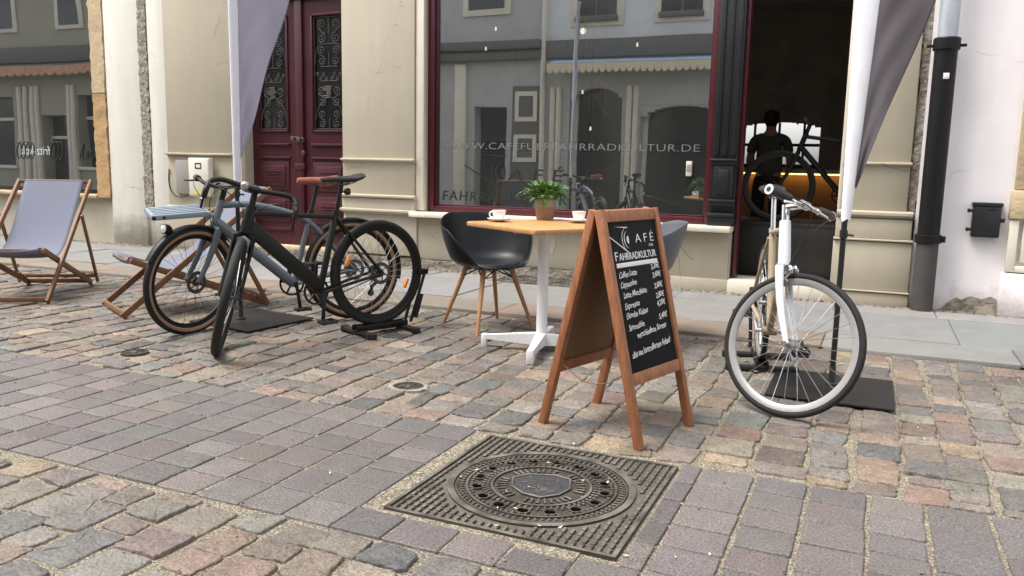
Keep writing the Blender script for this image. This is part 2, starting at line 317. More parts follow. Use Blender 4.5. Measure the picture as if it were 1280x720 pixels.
    def build(s, name, m, parent=None, angle=35, smooth=True, T=None):
        me = bpy.data.meshes.new(name); me.from_pydata([tuple(T @ Vector(v)) for v in s.v] if T is not None else s.v, [], s.f)
        me.materials.append(M[m] if isinstance(m, str) else m)
        bm = bmesh.new(); bm.from_mesh(me); bmesh.ops.recalc_face_normals(bm, faces=bm.faces[:]); bm.to_mesh(me); bm.free()
        if smooth:
            me.polygons.foreach_set('use_smooth', [True] * len(me.polygons)); me.set_sharp_from_angle(angle=R(angle))
        o = bpy.data.objects.new(name, me); COL.objects.link(o)
        if parent is not None: o.parent = parent
        return o
def tag(o, label=None, cat=None, group=None, kind=None):
    if label: o['label'] = label
    if cat: o['category'] = cat
    if group: o['group'] = group
    if kind: o['kind'] = kind
    return o
def thing(name, label, cat, loc=(0, 0, 0), rz=0, group=None):
    o = bpy.data.objects.new(name, None); COL.objects.link(o); o.location = loc; o.rotation_euler = (0, 0, rz)
    o.empty_display_size = .1
    return tag(o, label, cat, group)
def copy_thing(root, label, loc=None, rz=None):
    r = root.copy(); COL.objects.link(r)
    if loc is not None: r.location = loc
    if rz is not None: r.rotation_euler = (0, 0, rz)
    r['label'] = label
    def rec(a, b):
        for ch in list(a.children):
            if ch.name == b.name: continue
            c = ch.copy(); COL.objects.link(c); c.parent = b; rec(ch, c)
    rec(root, r); return r
def text(name, body, size, m, parent, T, width=None, shear=0, extrude=.0006, align='LEFT', spacing=1.0, offset=0):
    cu = bpy.data.curves.new('t', 'FONT'); cu.body = body; cu.size = size; cu.shear = shear; cu.extrude = extrude
    cu.align_x = align; cu.space_character = spacing; cu.offset = offset; cu.resolution_u = 3
    ob = bpy.data.objects.new('t', cu); COL.objects.link(ob)
    dg = bpy.context.evaluated_depsgraph_get(); dg.update()
    me = bpy.data.meshes.new_from_object(ob.evaluated_get(dg)); me.name = name
    bpy.data.objects.remove(ob)
    xs = [v.co.x for v in me.vertices]
    sx = 1
    if width and xs: sx = width / (max(xs) - min(xs))
    x0 = min(xs) if (align == 'LEFT' and xs) else 0
    for v in me.vertices: v.co = T @ Vector(((v.co.x - x0) * sx, v.co.y, v.co.z))
    me.materials.clear(); me.materials.append(M[m])
    o = bpy.data.objects.new(name, me); COL.objects.link(o)
    if parent is not None: o.parent = parent
    return o
def join_mesh(objs, name):
    """several lettering pieces of one part into one mesh object"""
    bm = bmesh.new()
    for o in objs: bm.from_mesh(o.data)
    me = bpy.data.meshes.new(name); bm.to_mesh(me); bm.free()
    me.materials.append(objs[0].data.materials[0]); par = objs[0].parent
    for o in objs: bpy.data.objects.remove(o)
    o = bpy.data.objects.new(name, me); COL.objects.link(o); o.parent = par
    return o
def TX(*v): return Matrix.Translation(Vector(v))
def arc(c, r, a0, a1, n=16, plane='xz'):
    out = []
    for i in range(n + 1):
        a = a0 + (a1 - a0) * i / n
        if plane == 'xz': out.append((c[0] + r * math.cos(a), c[1], c[2] + r * math.sin(a)))
        else: out.append((c[0] + r * math.cos(a), c[1] + r * math.sin(a), c[2]))
    return out
def smooth_path(pts, n=6):
    """Catmull-Rom through the points"""
    P = [Vector(p) for p in pts]; out = []
    for i in range(len(P) - 1):
        a, b, c, d = P[max(i - 1, 0)], P[i], P[i + 1], P[min(i + 2, len(P) - 1)]
        for k in range(n):
            t = k / n
            out.append(.5 * ((2 * b) + (c - a) * t + (2 * a - 5 * b + 4 * c - d) * t * t + (3 * b - 3 * c + d - a) * t ** 3))
    out.append(P[-1]); return out

# ------------------------------------------------------------------ ground
def paved(name, stones, m, top=0.0, n_out=36):
    """stones: (x0,x1,y0,y1,tint,round,jit,dome,detail). One mesh of separately shaped stones."""
    V, Fc, T = [], [], []
    for (x0, x1, y0, y1, tint, rad, jit, dome, hi) in stones:
        cx, cy = (x0 + x1) / 2, (y0 + y1) / 2; hx, hy = (x1 - x0) / 2, (y1 - y0) / 2
        rad = min(rad, .8 * hx, .8 * hy)
        n = n_out if hi else 12; k = n // 4; pts = []
        for q, (sx, sy) in enumerate(((1, 1), (-1, 1), (-1, -1), (1, -1))):
            ccx, ccy = sx * (hx - rad), sy * (hy - rad)
            m_arc = max(2, k // 2)
            for i in range(m_arc):
                a = q * math.pi / 2 + (math.pi / 2) * i / (m_arc - 1); pts.append((ccx + rad * math.cos(a), ccy + rad * math.sin(a)))
            # points along the side to the next corner
            nx, ny = ((-1, 1), (-1, -1), (1, -1), (1, 1))[q]
            ex, ey = nx * (hx - rad), ny * (hy - rad)
            lx, ly = pts[-1]
            a = (q + 1) * math.pi / 2; ex2, ey2 = ex + rad * math.cos(a), ey + rad * math.sin(a)
            for i in range(1, k - m_arc + 1):
                t = i / (k - m_arc + 1); pts.append((lx + (ex2 - lx) * t, ly + (ey2 - ly) * t))
        P = np.array(pts); nn = len(P)
        ang = np.arctan2(P[:, 1], P[:, 0])
        ph = rng.uniform(0, 6.28, 4)
        wob = 1 + jit * (np.sin(2 * ang + ph[0]) * .5 + np.sin(3 * ang + ph[1]) * .6 + np.sin(5 * ang + ph[2]) * .4 + rng.normal(0, .6, nn))
        wob = np.minimum(wob, 1.04); P = P * wob[:, None]
        if jit > .005:   # each corner pushed a little on its own
            cj = rng.normal(0, .0075 if jit > .02 else .0016, (4, 2)); cj[:, 0] -= np.abs(cj[:, 0]) * np.array([1, -1, -1, 1]) * .3
            u_, v_ = np.clip((P[:, 0] / hx + 1) / 2, 0, 1), np.clip((P[:, 1] / hy + 1) / 2, 0, 1)
            P = P + (u_ * v_)[:, None] * cj[0] + ((1 - u_) * v_)[:, None] * cj[1] + ((1 - u_) * (1 - v_))[:, None] * cj[2] + (u_ * (1 - v_))[:, None] * cj[3]
        tilt = rng.normal(0, .012 if jit > .02 else .004, 2); dz = rng.normal(0, .0025 if jit > .02 else .0008)
        b = len(V)
        for (ins, z) in ((0, -.03), (0, -.0045 if jit > .02 else -.003), (.0025, -.0012 if jit > .02 else -.0006), (.008, 0), (.45, dome)):
            if ins < .4: L_ = np.linalg.norm(P, axis=1); Q = P * ((L_ - ins) / L_)[:, None]
            else: Q = P * .5
            zz = z + (tilt[0] * Q[:, 0] + tilt[1] * Q[:, 1] + dz) * (z > -.02)
            if z > -.005 and jit > .02: zz = zz + rng.normal(0, .0016, nn)
            for i in range(nn): V.append((cx + Q[i, 0], cy + Q[i, 1], top + zz[i]))
        V.append((cx, cy, top + dome * 1.15 + dz))
        for r in range(4):
            for i in range(nn):
                j = (i + 1) % nn; Fc.append((b + r * nn + i, b + r * nn + j, b + (r + 1) * nn + j, b + (r + 1) * nn + i))
        for i in range(nn): Fc.append((b + 4 * nn + i, b + 4 * nn + (i + 1) % nn, b + 5 * nn))
        T += [tint] * (5 * nn + 1)
    me = bpy.data.meshes.new(name); me.from_pydata(V, [], Fc)
    at = me.color_attributes.new('tint', 'FLOAT_COLOR', 'POINT'); at.data.foreach_set('color', np.array([(*t[:3], 1) for t in T], dtype=np.float32).ravel())
    me.polygons.foreach_set('use_smooth', [True] * len(me.polygons)); me.set_sharp_from_angle(angle=R(55))
    me.materials.append(M[m]); o = bpy.data.objects.new(name, me); COL.objects.link(o); tag(o, kind='structure'); return o

HOLES = [(-1.425, -.6, 2.155, 3.0), (-2.215, -2.0, 3.39, 3.57), (-3.99, -3.81, 3.29, 3.43)]
def clip(x0, x1, y0, y1, g=.006):
    for (a, b, c, d) in HOLES:
        a, b, c, d = a - g, b + g, c - g, d + g
        ox, oy = min(x1, b) - max(x0, a), min(y1, d) - max(y0, c)
        if ox <= 0 or oy <= 0: continue
        if ox < oy:
            if (x0 + x1) / 2 < (a + b) / 2: x1 = a
            else: x0 = b
        else:
            if (y0 + y1) / 2 < (c + d) / 2: y1 = c
            else: y0 = d
        if x1 - x0 < .05 or y1 - y0 < .045: return None
    return x0, x1, y0, y1
PAL = [(138, 130, 120), (146, 133, 120), (150, 130, 116), (132, 124, 118), (142, 138, 128), (158, 142, 122), (122, 122, 118), (140, 120, 112), (150, 140, 126), (128, 116, 112)]
RARE = [(106, 109, 108), (98, 103, 105), (160, 132, 112), (176, 152, 120), (112, 116, 112), (150, 118, 102)]
def jitcol(c, s=.08):
    k = 1 + rng.normal(0, s); c = [c[i] * .54 + (128, 121, 114)[i] * .46 for i in range(3)]; l = srgb(*c); return tuple(max(.01, l[i] * k * .72 * (1 + rng.normal(0, .018))) for i in range(3))
st = []
def field(X0, X1, Y0, Y1, wob=True):
    x = X0
    while x < X1:
        wdt = rng.uniform(.15, .195); y = Y0 + rng.uniform(-.12, 0); off = rng.uniform(-1, 1)
        while y < Y1:
            ln = rng.uniform(.12, .225) if rng.random() < .85 else rng.uniform(.09, .13)
            y0, y1 = max(y, Y0), min(y + ln, Y1 - .004)
            sh = .012 * math.sin(y * 1.7 + off * 3) + rng.normal(0, .003)
            gx = rng.uniform(.007, .0125); gy = rng.uniform(.003, .007)
            q = (x + sh + gx, x + wdt + sh - gx, y0 + gy, y1 - gy)
            y += ln
            if q[3] - q[2] < .05: continue
            q = clip(*q)
            if q is None: continue
            tint = jitcol(PAL[rng.integers(len(PAL))], .14) if rng.random() < .78 else jitcol(RARE[rng.integers(len(RARE))], .14)
            d2 = (q[0]) ** 2 + q[2] ** 2
            st.append((*q, tint, rng.uniform(.007, .020), .034, rng.uniform(.0, .003), d2 < 45))
        x += wdt
field(-13.2, 4.6, -2.5, 1.965); field(-13.2, 4.6, 3.045, 5.51)
paved('cobblestone_road', st, 'sett')
st2 = []; x = -13.2
while x < 4.6:
    wdt = rng.uniform(.172, .2); rows = 6 if rng.random() < .55 else 7
    cuts = np.cumsum(rng.uniform(.85, 1.15, rows)); cuts = np.concatenate([[0], cuts / cuts[-1]]) * 1.06 + 1.975
    wide = .008 if x > -.7 else rng.uniform(.0035, .0055)
    for i in range(rows):
        q = clip(x + wide, x + wdt - wide, cuts[i] + .0032, cuts[i + 1] - .0032)
        if q is None: continue
        c = [(134, 127, 128), (142, 132, 134), (126, 119, 121), (146, 134, 134), (130, 125, 128), (118, 113, 117)][rng.integers(6)]
        st2.append((*q, tuple(.84 * q_ for q_ in jitcol(c, .10)), rng.uniform(.004, .009), .009, .0008, q[0] ** 2 + q[2] ** 2 < 45))
    x += wdt
paved('sett_track', st2, 'sett_fine')
# pavement slabs, kerb and the strip of small mosaic stones along the walls
sl = []; x = -13.4
while x < 4.6:
    ln = rng.uniform(.9, 1.5); c = [(136, 142, 144), (146, 150, 150), (128, 136, 140), (140, 142, 140)][rng.integers(4)]
    sl.append((x + .004, x + ln - .004, 5.985, 7.02, tuple(1.25 * q for q in jitcol(c, .05)), .006, .002, .0005, False)); 
    x += ln
x = -13.4
while x < 4.6:
    c = [(140, 144, 146), (150, 152, 150), (132, 138, 140)][rng.integers(3)]; ln = rng.uniform(.5, .8)
    x1_ = x + ln
    if not (x1_ > -3.35 and x < -2.45): sl.append((x + .004, x1_ - .004, 7.03, 7.36, tuple(1.25 * q for q in jitcol(c, .05)), .006, .002, .0005, False))
    x = x1_
x = -13.3
while x < 4.6:
    ln = rng.uniform(.8, 1.25)
    c = (134, 138, 140) if x > -1.0 else [(150, 132, 114), (146, 126, 108), (140, 128, 116)][rng.integers(3)]
    sl.append((x + .004, x + ln - .004, 5.52, 5.975, tuple(1.2 * q for q in jitcol(c, .05)), .012, .003, .001, False)); x += ln
paved('pavement', sl, 'slab', top=.022)
ms = []; y = 7.37
for r_ in range(3):
    x = -13
    while x < 4:
        ln = rng.uniform(.05, .085)
        if not (-3.35 < x < -2.5): ms.append((x + .003, x + ln - .003, y + .003, y + .062, jitcol([(150, 144, 132), (160, 152, 138), (138, 132, 122)][rng.integers(3)], .1), .015, .03, .003, False))
        x += ln
    y += .066
paved('mosaic_strip', ms, 'sett', top=.02)
g = MB(); g.add([(-14, -2.6, -.0095), (5, -2.6, -.0095), (5, 5.52, -.0095), (-14, 5.52, -.0095)], [(0, 1, 2, 3)]); g.add([(-14, 5.52, .008), (5, 5.52, .008), (5, 8.2, .008), (-14, 8.2, .008)], [(0, 1, 2, 3)])
g.add([(-14, 1.985, -.0055), (-.72, 1.985, -.0055), (-.72, 3.025, -.0055), (-14, 3.025, -.0055)], [(0, 1, 2, 3)])
tag(g.build('joint_bed', 'sand', smooth=False), kind='structure')
g = MB(); g.add([(-150, -150, -.05), (150, -150, -.05), (150, 150, -.05), (-150, 150, -.05)], [(0, 1, 2, 3)])
tag(g.build('ground', 'ground', smooth=False), kind='structure')
# loose grit and crumbs in the joints
g = MB()
for i in range(900):
    X, Y = rng.uniform(-6, 2), rng.uniform(1.2, 5.4); s = rng.uniform(.0015, .0045)
    a = rng.uniform(0, 3.1); g.rbox(-s, s, -s * .7, s * .7, 0, s * 1.1, .001, TX(X, Y, .001) @ Matrix.Rotation(a, 4, 'Z'), 1)
tag(g.build('grit', 'sand'), kind='stuff', label='pale grit and crumbs scattered over the cobbles', cat='grit')

# ------------------------------------------------------------------ facade helpers
def facade(mb, x0, x1, z0, z1, y0, y1, openings):
    xs = sorted({x0, x1, *[o[0] for o in openings], *[o[1] for o in openings]}); zs = sorted({z0, z1, *[o[2] for o in openings], *[o[3] for o in openings]})
    xs = [x for x in xs if x0 <= x <= x1]; zs = [z for z in zs if z0 <= z <= z1]
    for i in range(len(xs) - 1):
        run = None
        for j in range(len(zs) - 1):
            cx, cz = (xs[i] + xs[i + 1]) / 2, (zs[j] + zs[j + 1]) / 2
            hole = any(o[0] < cx < o[1] and o[2] < cz < o[3] for o in openings)
            if not hole: run = (run[0], zs[j + 1]) if run else (zs[j], zs[j + 1])
            if (hole or j == len(zs) - 2) and run: mb.box(xs[i], xs[i + 1], y0, y1, run[0], run[1]); run = None
    return mb
def ledge(mb, x0, x1, yf, yw, z, h, lip=.5):
    """a moulded band: chamfered under, flat nose, sloping top"""
    prof = [(yw, z - h), (yf + (yw - yf) * .35, z - h * .55), (yf, z - h * .35), (yf, z), (yw, z + h * .25)]
    n = len(prof); vs = [(x0, y, zz) for y, zz in prof] + [(x1, y, zz) for y, zz in prof]
    fs = [tuple(range(n)), tuple(range(2 * n - 1, n - 1, -1))] + [(i, i + n, (i + 1) % n + n, (i + 1) % n) for i in range(n)]
    return mb.add(vs, fs)
def rough_strip(mb, x0, x1, z0, z1, y, d=.03, nz=40, nx=3, amp=.012):
    """an irregular stone face with depth, front face displaced"""
    vs = []; fs = []
    for j in range(nz + 1):
        for i in range(nx + 1):
            e = rng.normal(0, amp) if i in (0, nx) else 0
            vs.append((x0 + (x1 - x0) * i / nx + e, y + rng.normal(0, amp * .5), z0 + (z1 - z0) * j / nz))
    for j in range(nz):
        for i in range(nx): a = j * (nx + 1) + i; fs.append((a, a + 1, a + nx + 2, a + nx + 1))
    b = len(vs)
    for j in range(nz + 1):
        for i in (0, nx): p = vs[j * (nx + 1) + i]; vs.append((p[0], y + d, p[2]))
    for j in range(nz):
        fs.append((j * (nx + 1), (j + 1) * (nx + 1), b + (j + 1) * 2, b + j * 2)); fs.append((j * (nx + 1) + nx, b + j * 2 + 1, b + (j + 1) * 2 + 1, (j + 1) * (nx + 1) + nx))
    return mb.add(vs, fs)

# ------------------------------------------------------------------ cafe building
H = 6.6
B = thing('cafe_building', 'tan building with a maroon double door, large shop window and dark open doorway', 'building', (-4, 7.6, 0))
inv = B.matrix_world.inverted() if False else TX(4, -7.6, 0)
def bpart(mb, name, m, parent=None, **k):
    """geometry is written in world metres; the building's empty stands at (-4, 7.6, 0)"""
    o = mb.build(name, m, parent or B, T=TX(4, -7.6, 0), **k); return o
mb = facade(MB(), -8.04, .30, 0, H, 7.62, 7.95, [(-6.87, -5.43, .1, 3.3), (-4.41, -1.385, .60, 3.3), (-1.385, -.305, 0, 3.3)])
mb.box(-1.385, -1.19, 7.62, 7.95, 0, .60)
bpart(mb, 'wall', 'tan2', smooth=False)
# left pilaster
mb = MB(); mb.rbox(-8.03, -6.99, 7.552, 7.64, 1.17, 3.3, .006); mb.rbox(-8.03, -6.99, 7.545, 7.64, .53, 1.16, .005); mb.rbox(-8.05, -6.93, 7.51, 7.64, .0, .52, .008)
ledge(mb, -8.03, -6.99, 7.50, 7.56, 1.19, .035); ledge(mb, -8.05, -6.95, 7.485, 7.55, .545, .05)
bpart(mb, 'pilaster', 'tan')
mb = MB(); mb.rbox(-6.985, -6.875, 7.56, 7.66, .1, 3.3, .008); bpart(mb, 'door_jamb', 'ivory')
# middle pilaster
mb = MB(); mb.rbox(-5.43, -4.515, 7.555, 7.64, .76, 3.3, .006); mb.rbox(-5.43, -4.50, 7.535, 7.64, .60, .74, .006); mb.rbox(-5.43, -4.49, 7.565, 7.64, .13, .58, .005)
ledge(mb, -5.43, -4.50, 7.505, 7.56, 1.165, .035); ledge(mb, -5.435, -4.49, 7.50, 7.56, .775, .04); ledge(mb, -5.435, -4.48, 7.495, 7.56, .62, .05)
bpart(mb, 'pilaster', 'tan2')
mb = MB(); mb.rbox(-4.512, -4.412, 7.575, 7.70, .63, 3.3, .01); bpart(mb, 'window_jamb', 'ivory')
# right pilaster between doorway and drainpipe
mb = MB(); mb.rbox(-.27, .235, 7.50, 7.64, .80, 3.3, .007); mb.rbox(-.30, .285, 7.475, 7.64, .58, .745, .006); mb.rbox(-.31, .30, 7.46, 7.64, .14, .555, .008); mb.rbox(-.315, .305, 7.45, 7.64, 0, .125, .01)
ledge(mb, -.28, .245, 7.465, 7.51, 1.21, .03); ledge(mb, -.30, .285, 7.45, 7.51, .80, .06); ledge(mb, -.31, .30, 7.44, 7.50, .575, .025); ledge(mb, -.315, .305, 7.435, 7.49, .14, .02)
bpart(mb, 'pilaster', 'tan')
mb = MB(); mb.rbox(-.303, -.272, 7.53, 7.95, .13, 3.3, .004); bpart(mb, 'doorway_jamb', 'ivory')
# plinth below the window and its broken rubble foot
mb = MB(); mb.rbox(-4.49, -1.20, 7.585, 7.64, .11, .55, .006); bpart(mb, 'plinth', 'tan')
mb = MB(); mb.rbox(-1.72, -1.19, 7.565, 7.66, .0, .125, .006); bpart(mb, 'plinth_base', 'tan2')
mb = MB(); rough_strip(mb, -6.8, -1.76, .0, .11, 7.555, .1, 4, 60, .012); bpart(mb, 'rubble_foot', 'rubble')
mb = MB(); rough_strip(mb, -8.05, -6.95, .0, .05, 7.49, .1, 3, 14, .008); bpart(mb, 'rubble_foot', 'rubble')
mb = MB(); mb.rbox(-4.53, -1.18, 7.46, 7.72, .562, .618, .012); bpart(mb, 'window_sill', 'ivory')
# old plaster scar under the window
mb = MB(); mb.poly([(-2.93 + .035 * math.cos(a) * (1 + .4 * math.sin(3 * a)), .34 + .10 * math.sin(a) * (1 + .25 * math.sin(2 * a + 1))) for a in np.linspace(0, 6.28, 22)[:-1]], 7.581, 7.60); bpart(mb, 'plaster_patch', 'beige_stucco')
# shop window
mb = MB()
for (a, b, c, d) in ((-4.41, -4.335, .62, 3.3), (-1.455, -1.387, .62, 3.3)): mb.rbox(a, b, 7.655, 7.76, c, d, .008)
mb.rbox(-4.335, -1.455, 7.655, 7.76, .62, .685, .008); mb.rbox(-4.335, -1.455, 7.665, 7.76, 3.2, 3.3, .008)
mb.rbox(-4.335, -4.315, 7.69, 7.75, .685, 3.2, .004); mb.rbox(-1.475, -1.455, 7.69, 7.75, .685, 3.2, .004); mb.rbox(-4.315, -1.475, 7.69, 7.75, .685, .70, .004)
WIN = bpart(mb, 'shop_window', 'maroon_dark')
def wpart(mb, name, m, **k): return mb.build(name, m, WIN, T=TX(4, -7.6, 0), **k)
mb = MB(); mb.box(-4.316, -1.474, 7.722, 7.728, .698, 3.2); wpart(mb, 'window_pane', 'glass', smooth=False)
mb = MB(); mb.box(-4.314, -1.476, 7.7295, 7.7305, .70, 1.262); wpart(mb, 'frosted_film', 'frost', smooth=False)
mb = MB(); mb.box(-4.314, -1.476, 7.7295, 7.7305, 1.266, 1.375); wpart(mb, 'dark_film_band', 'dark_band', smooth=False)
WT = lambda x, z, y=7.7205: TX(x + 4, y - 7.6, z) @ Matrix.Rotation(R(90), 4, 'X')
text('window_lettering', 'WWW.CAFEFUERFAHRRADKULTUR.DE', .098, 'film_text', WIN, WT(-4.23, 1.288), width=2.69, spacing=1.05, offset=-.0012)
lt = [text('logo_lettering', 'AFÉ', .17, 'film_dark', WIN, WT(-3.50, .975), width=.62, shear=.12, spacing=1.7, offset=.001),
      text('logo_lettering', 'FAHRRADKULTUR', .145, 'film_dark', WIN, WT(-4.26, .745), width=1.42, shear=.12, spacing=1.2, offset=.001)]
mb = MB()
def logo_arcs(mb, cx, cz, s, y0, y1):
    """a line, a wedge and concentric arcs, like an eye and a wheel"""
    for (r0, r1, a0, a1) in ((.98, 1.12, 95, 262), (.58, .78, 100, 262), (0, .36, 95, 262)):
        n = 18; o = [(cx + s * r1 * math.cos(R(a0 + (a1 - a0) * i / n)) , cz + s * r1 * math.sin(R(a0 + (a1 - a0) * i / n))) for i in range(n + 1)]
        i_ = [(cx + s * (r0 + (r1 - r0) * (.35 + .65 * abs(i / n - .5) * 2) * (r0 > 0)) * math.cos(R(a0 + (a1 - a0) * i / n)) if r0 else cx, cz + s * (r0 + (r1 - r0) * (.35 + .65 * abs(i / n - .5) * 2) * (r0 > 0)) * math.sin(R(a0 + (a1 - a0) * i / n)) if r0 else cz) for i in range(n, -1, -1)]
        for k in range(n):
            mb.poly([o[k], o[k + 1], i_[n - k - 1], i_[n - k]] if r0 else [o[k], o[k + 1], (cx, cz)], y0, y1)
    mb.poly([(cx - 2.0 * s, cz + 1.22 * s), (cx + .1 * s, cz + 1.12 * s), (cx - .1 * s, cz + 1.02 * s)], y0, y1)
    mb.poly([(cx - 3.1 * s, cz + .42 * s), (cx - 3.02 * s, cz + .46 * s), (cx - .55 * s, cz - .92 * s), (cx - .25 * s, cz - 1.22 * s)], y0, y1)
logo_arcs(mb, -3.52, 1.05, .155, 7.7199, 7.7205); wpart(mb, 'logo_mark', 'film_dark', smooth=False)
# black shopfront pillar
mb = MB(); mb.rbox(-1.40, -1.172, 7.60, 7.75, .62, 3.3, .006)
for z0, z1, d in ((.62, .70, .05), (.70, .735, .065), (.80, .83, .05), (.83, .86, .06), (1.17, 1.20, .045), (1.2, 1.225, .06)): mb.rbox(-1.41, -1.165, 7.60 - d, 7.62, z0, z1, .008)
mb.rbox(-1.375, -1.195, 7.57, 7.62, .86, 1.17, .01); mb.rbox(-1.335, -1.235, 7.555, 7.58, .90, 1.13, .02)
for xx in (-1.36, -1.285, -1.21): mb.rbox(xx - .022, xx + .022, 7.585, 7.61, 1.25, 3.25, .01)
bpart(mb, 'shopfront_pillar', 'black_paint')
mb = MB(); mb.rbox(-1.172, -1.14, 7.66, 7.80, .14, 3.3, .004); bpart(mb, 'doorway_trim', 'maroon_dark')
mb = MB(); mb.rbox(-1.186, -.305, 7.52, 7.95, 0, .135, .012); bpart(mb, 'doorway_step', 'ivory')
mb = MB(); mb.rbox(-6.87, -5.43, 7.62, 7.80, .0, .14, .01); bpart(mb, 'door_step', 'sandstone_pale')
# maroon double door, two leaves, seam at x=-6.155
def door_leaf(x0, x1, handed):
    T = TX(4, -7.6, 0)
    mb = MB(); y = 7.76
    w_ = x1 - x0; p0, p1 = x0 + .19 * w_ + .03, x1 - .19 * w_ - .03
    if handed > 0: p0, p1 = x0 + .19, x1 - .12
    else: p0, p1 = x0 + .12, x1 - .19
    facade(mb, x0, x1, .142, 2.93, y, y + .05, [(p0, p1, 1.485, 2.74)])
    leaf = mb.build('door_leaf', 'maroon', B, T=T, smooth=False)
    def sub(mb, n, m): return mb.build(n, m, leaf, T=T)
    mb = MB()   # mouldings and raised fields
    for (a, b, c, d) in ((p0 - .03, p1 + .03, 1.455, 1.482), (p0 - .03, p1 + .03, 2.743, 2.77)): mb.rbox(a, b, y - .018, y + .01, c, d, .006)
    for (a, b) in ((p0 - .03, p0 - .002), (p1 + .002, p1 + .03)): mb.rbox(a, b, y - .018, y + .01, 1.455, 2.77, .006)
    mb.rbox(p0 - .04, p1 + .04, y - .03, y + .01, 1.30, 1.33, .008)
    sub(mb, 'moulding', 'maroon')
    mb = MB(); mb.rbox(p0 - .05, p1 + .05, y - .02, y + .01, .30, .34, .008); sub(mb, 'bottom_rail', 'maroon')
    mb = MB(); mb.rbox(p0 - .04, p1 + .04, y - .03, y + .01, 1.15, 1.175, .008); sub(mb, 'middle_rail', 'maroon')
    for (z0, z1) in ((.78, 1.12), (.40, .72)):
        mb = MB(); mb.rbox(p0 - .02, p1 + .02, y - .012, y + .01, z0, z1, .006); mb.rbox(p0 + .03, p1 - .03, y - .024, y, z0 + .05, z1 - .05, .01)
        zc = (z0 + z1) / 2
        for dz_, ww in ((.05, .11), (.02, .075), (-.02, .075), (-.05, .11)): mb.rbox((p0 + p1) / 2 - ww, (p0 + p1) / 2 + ww, y - .034, y - .02, zc + dz_ - .006, zc + dz_ + .006, .004)
        sub(mb, 'panel', 'maroon')
    mb = MB(); mb.box(p0, p1, y + .03, y + .036, 1.485, 2.74); sub(mb, 'door_pane', 'dark_glass')
    # scrolled iron grille
    mb = MB(); xc = (p0 + p1) / 2; hw = (p1 - p0) / 2 - .012; yy = y + .008; r = .0031
    def spir(cx, cz, r0, a0, turns, sgn, r1=.012):
        n = int(20 * turns); return [(cx + (r0 + (r1 - r0) * i / n) * math.cos(a0 + sgn * 2 * math.pi * turns * i / n), yy, cz + (r0 + (r1 - r0) * i / n) * math.sin(a0 + sgn * 2 * math.pi * turns * i / n)) for i in range(n + 1)]
    for xx in (p0 + .008, p1 - .008): mb.tube([(xx, yy, 1.49), (xx, yy, 2.735)], r, 6)
    for zz in (1.495, 2.73): mb.tube([(p0, yy, zz), (p1, yy, zz)], r, 6)
    for (za, zb) in ((1.50, 1.62), (1.84, 1.98), (2.20, 2.34), (2.56, 2.73)): mb.tube([(xc, yy, za), (xc, yy, zb)], r, 6)
    def s_scroll(sx, z0, z1, r0, x0_=.5, x1_=.5):
        a0 = spir(xc + sx * hw * x0_, z0, r0, -math.pi / 2 if z0 > z1 else math.pi / 2, 1.6, sx, .010)
        a1 = spir(xc + sx * hw * x1_, z1, r0, math.pi / 2 if z0 > z1 else -math.pi / 2, 1.6, sx, .010)
        mb.tube(a0, r, 5); mb.tube(a1, r, 5)
        if abs(z0 - z1) > 2 * r0 + .01: mb.tube(smooth_path([a0[0], (xc + sx * hw * (x0_ + .25), yy, z0 * .7 + z1 * .3 - .0), (xc + sx * hw * (x1_ - .25), yy, z0 * .3 + z1 * .7), a1[0]], 6), r, 5)
    for sx in (-1, 1):
        for (za, zb, rr) in ((2.655, 2.50, .058), (2.365, 2.255, .052), (1.92, 1.80, .054), (1.66, 1.555, .048)): s_scroll(sx, za, zb, min(rr, hw * .46))
        mb.tube(smooth_path([(xc, yy, 2.44), (xc + sx * hw * .7, yy, 2.42), (xc + sx * hw * .95, yy, 2.31), (xc + sx * hw * .95, yy, 2.21)], 6), r, 5)
        mb.tube(smooth_path([(xc, yy, 1.98), (xc + sx * hw * .15, yy, 1.86), (xc + sx * hw * .75, yy, 1.74), (xc + sx * hw * .98, yy, 1.60)], 6), r, 5)
        for k in range(4): mb.tube(spir(xc + sx * hw * (.2 + .2 * k), 2.06 + .045 * (k % 2), .022, k, 1.2, sx, .008), r * .9, 5)
    for zz in (2.03, 2.19): mb.tube([(xc - hw * .6, yy, zz), (xc + hw * .6, yy, zz)], r, 5)
    for k in range(7): mb.rbox(xc - .06 + rng.uniform(-.03, .03), xc + rng.uniform(.0, .05), yy - .01, yy, 1.84 + .02 * k, 1.853 + .02 * k, .003)
    sub(mb, 'iron_grille', 'iron')
    hx = x0 + .055 if handed > 0 else x1 - .02
    mb = MB()
    if handed > 0:
        mb.lathe([(.03, 0), (.032, .01), (.014, .014), (.014, .05), (.03, .055), (.03, .075), (.012, .08)], 18, TX(hx - .01, y - .034, 1.37) @ Matrix.Rotation(R(90), 4, 'X'))
        mb.lathe([(.026, 0), (.028, .008), (.018, .012), (.006, .013)], 16, TX(hx + .0, y - .034, 1.22) @ Matrix.Rotation(R(90), 4, 'X'))
    else: mb.lathe([(.03, 0), (.032, .01), (.014, .014), (.014, .05), (.03, .055), (.03, .075), (.012, .08)], 18, TX(hx - .015, y - .034, 1.38) @ Matrix.Rotation(R(90), 4, 'X'))
    sub(mb, 'door_knob', 'brass')
    return leaf
door_leaf(-6.868, -6.158, -1); DL = door_leaf(-6.153, -5.432, 1)
mb = MB(); mb.rbox(-6.205, -6.10, 7.725, 7.775, .15, 2.93, .012); mb.rbox(-6.225, -6.08, 7.715, 7.775, 1.02, 1.1, .01); bpart(mb, 'meeting_stile', 'maroon')
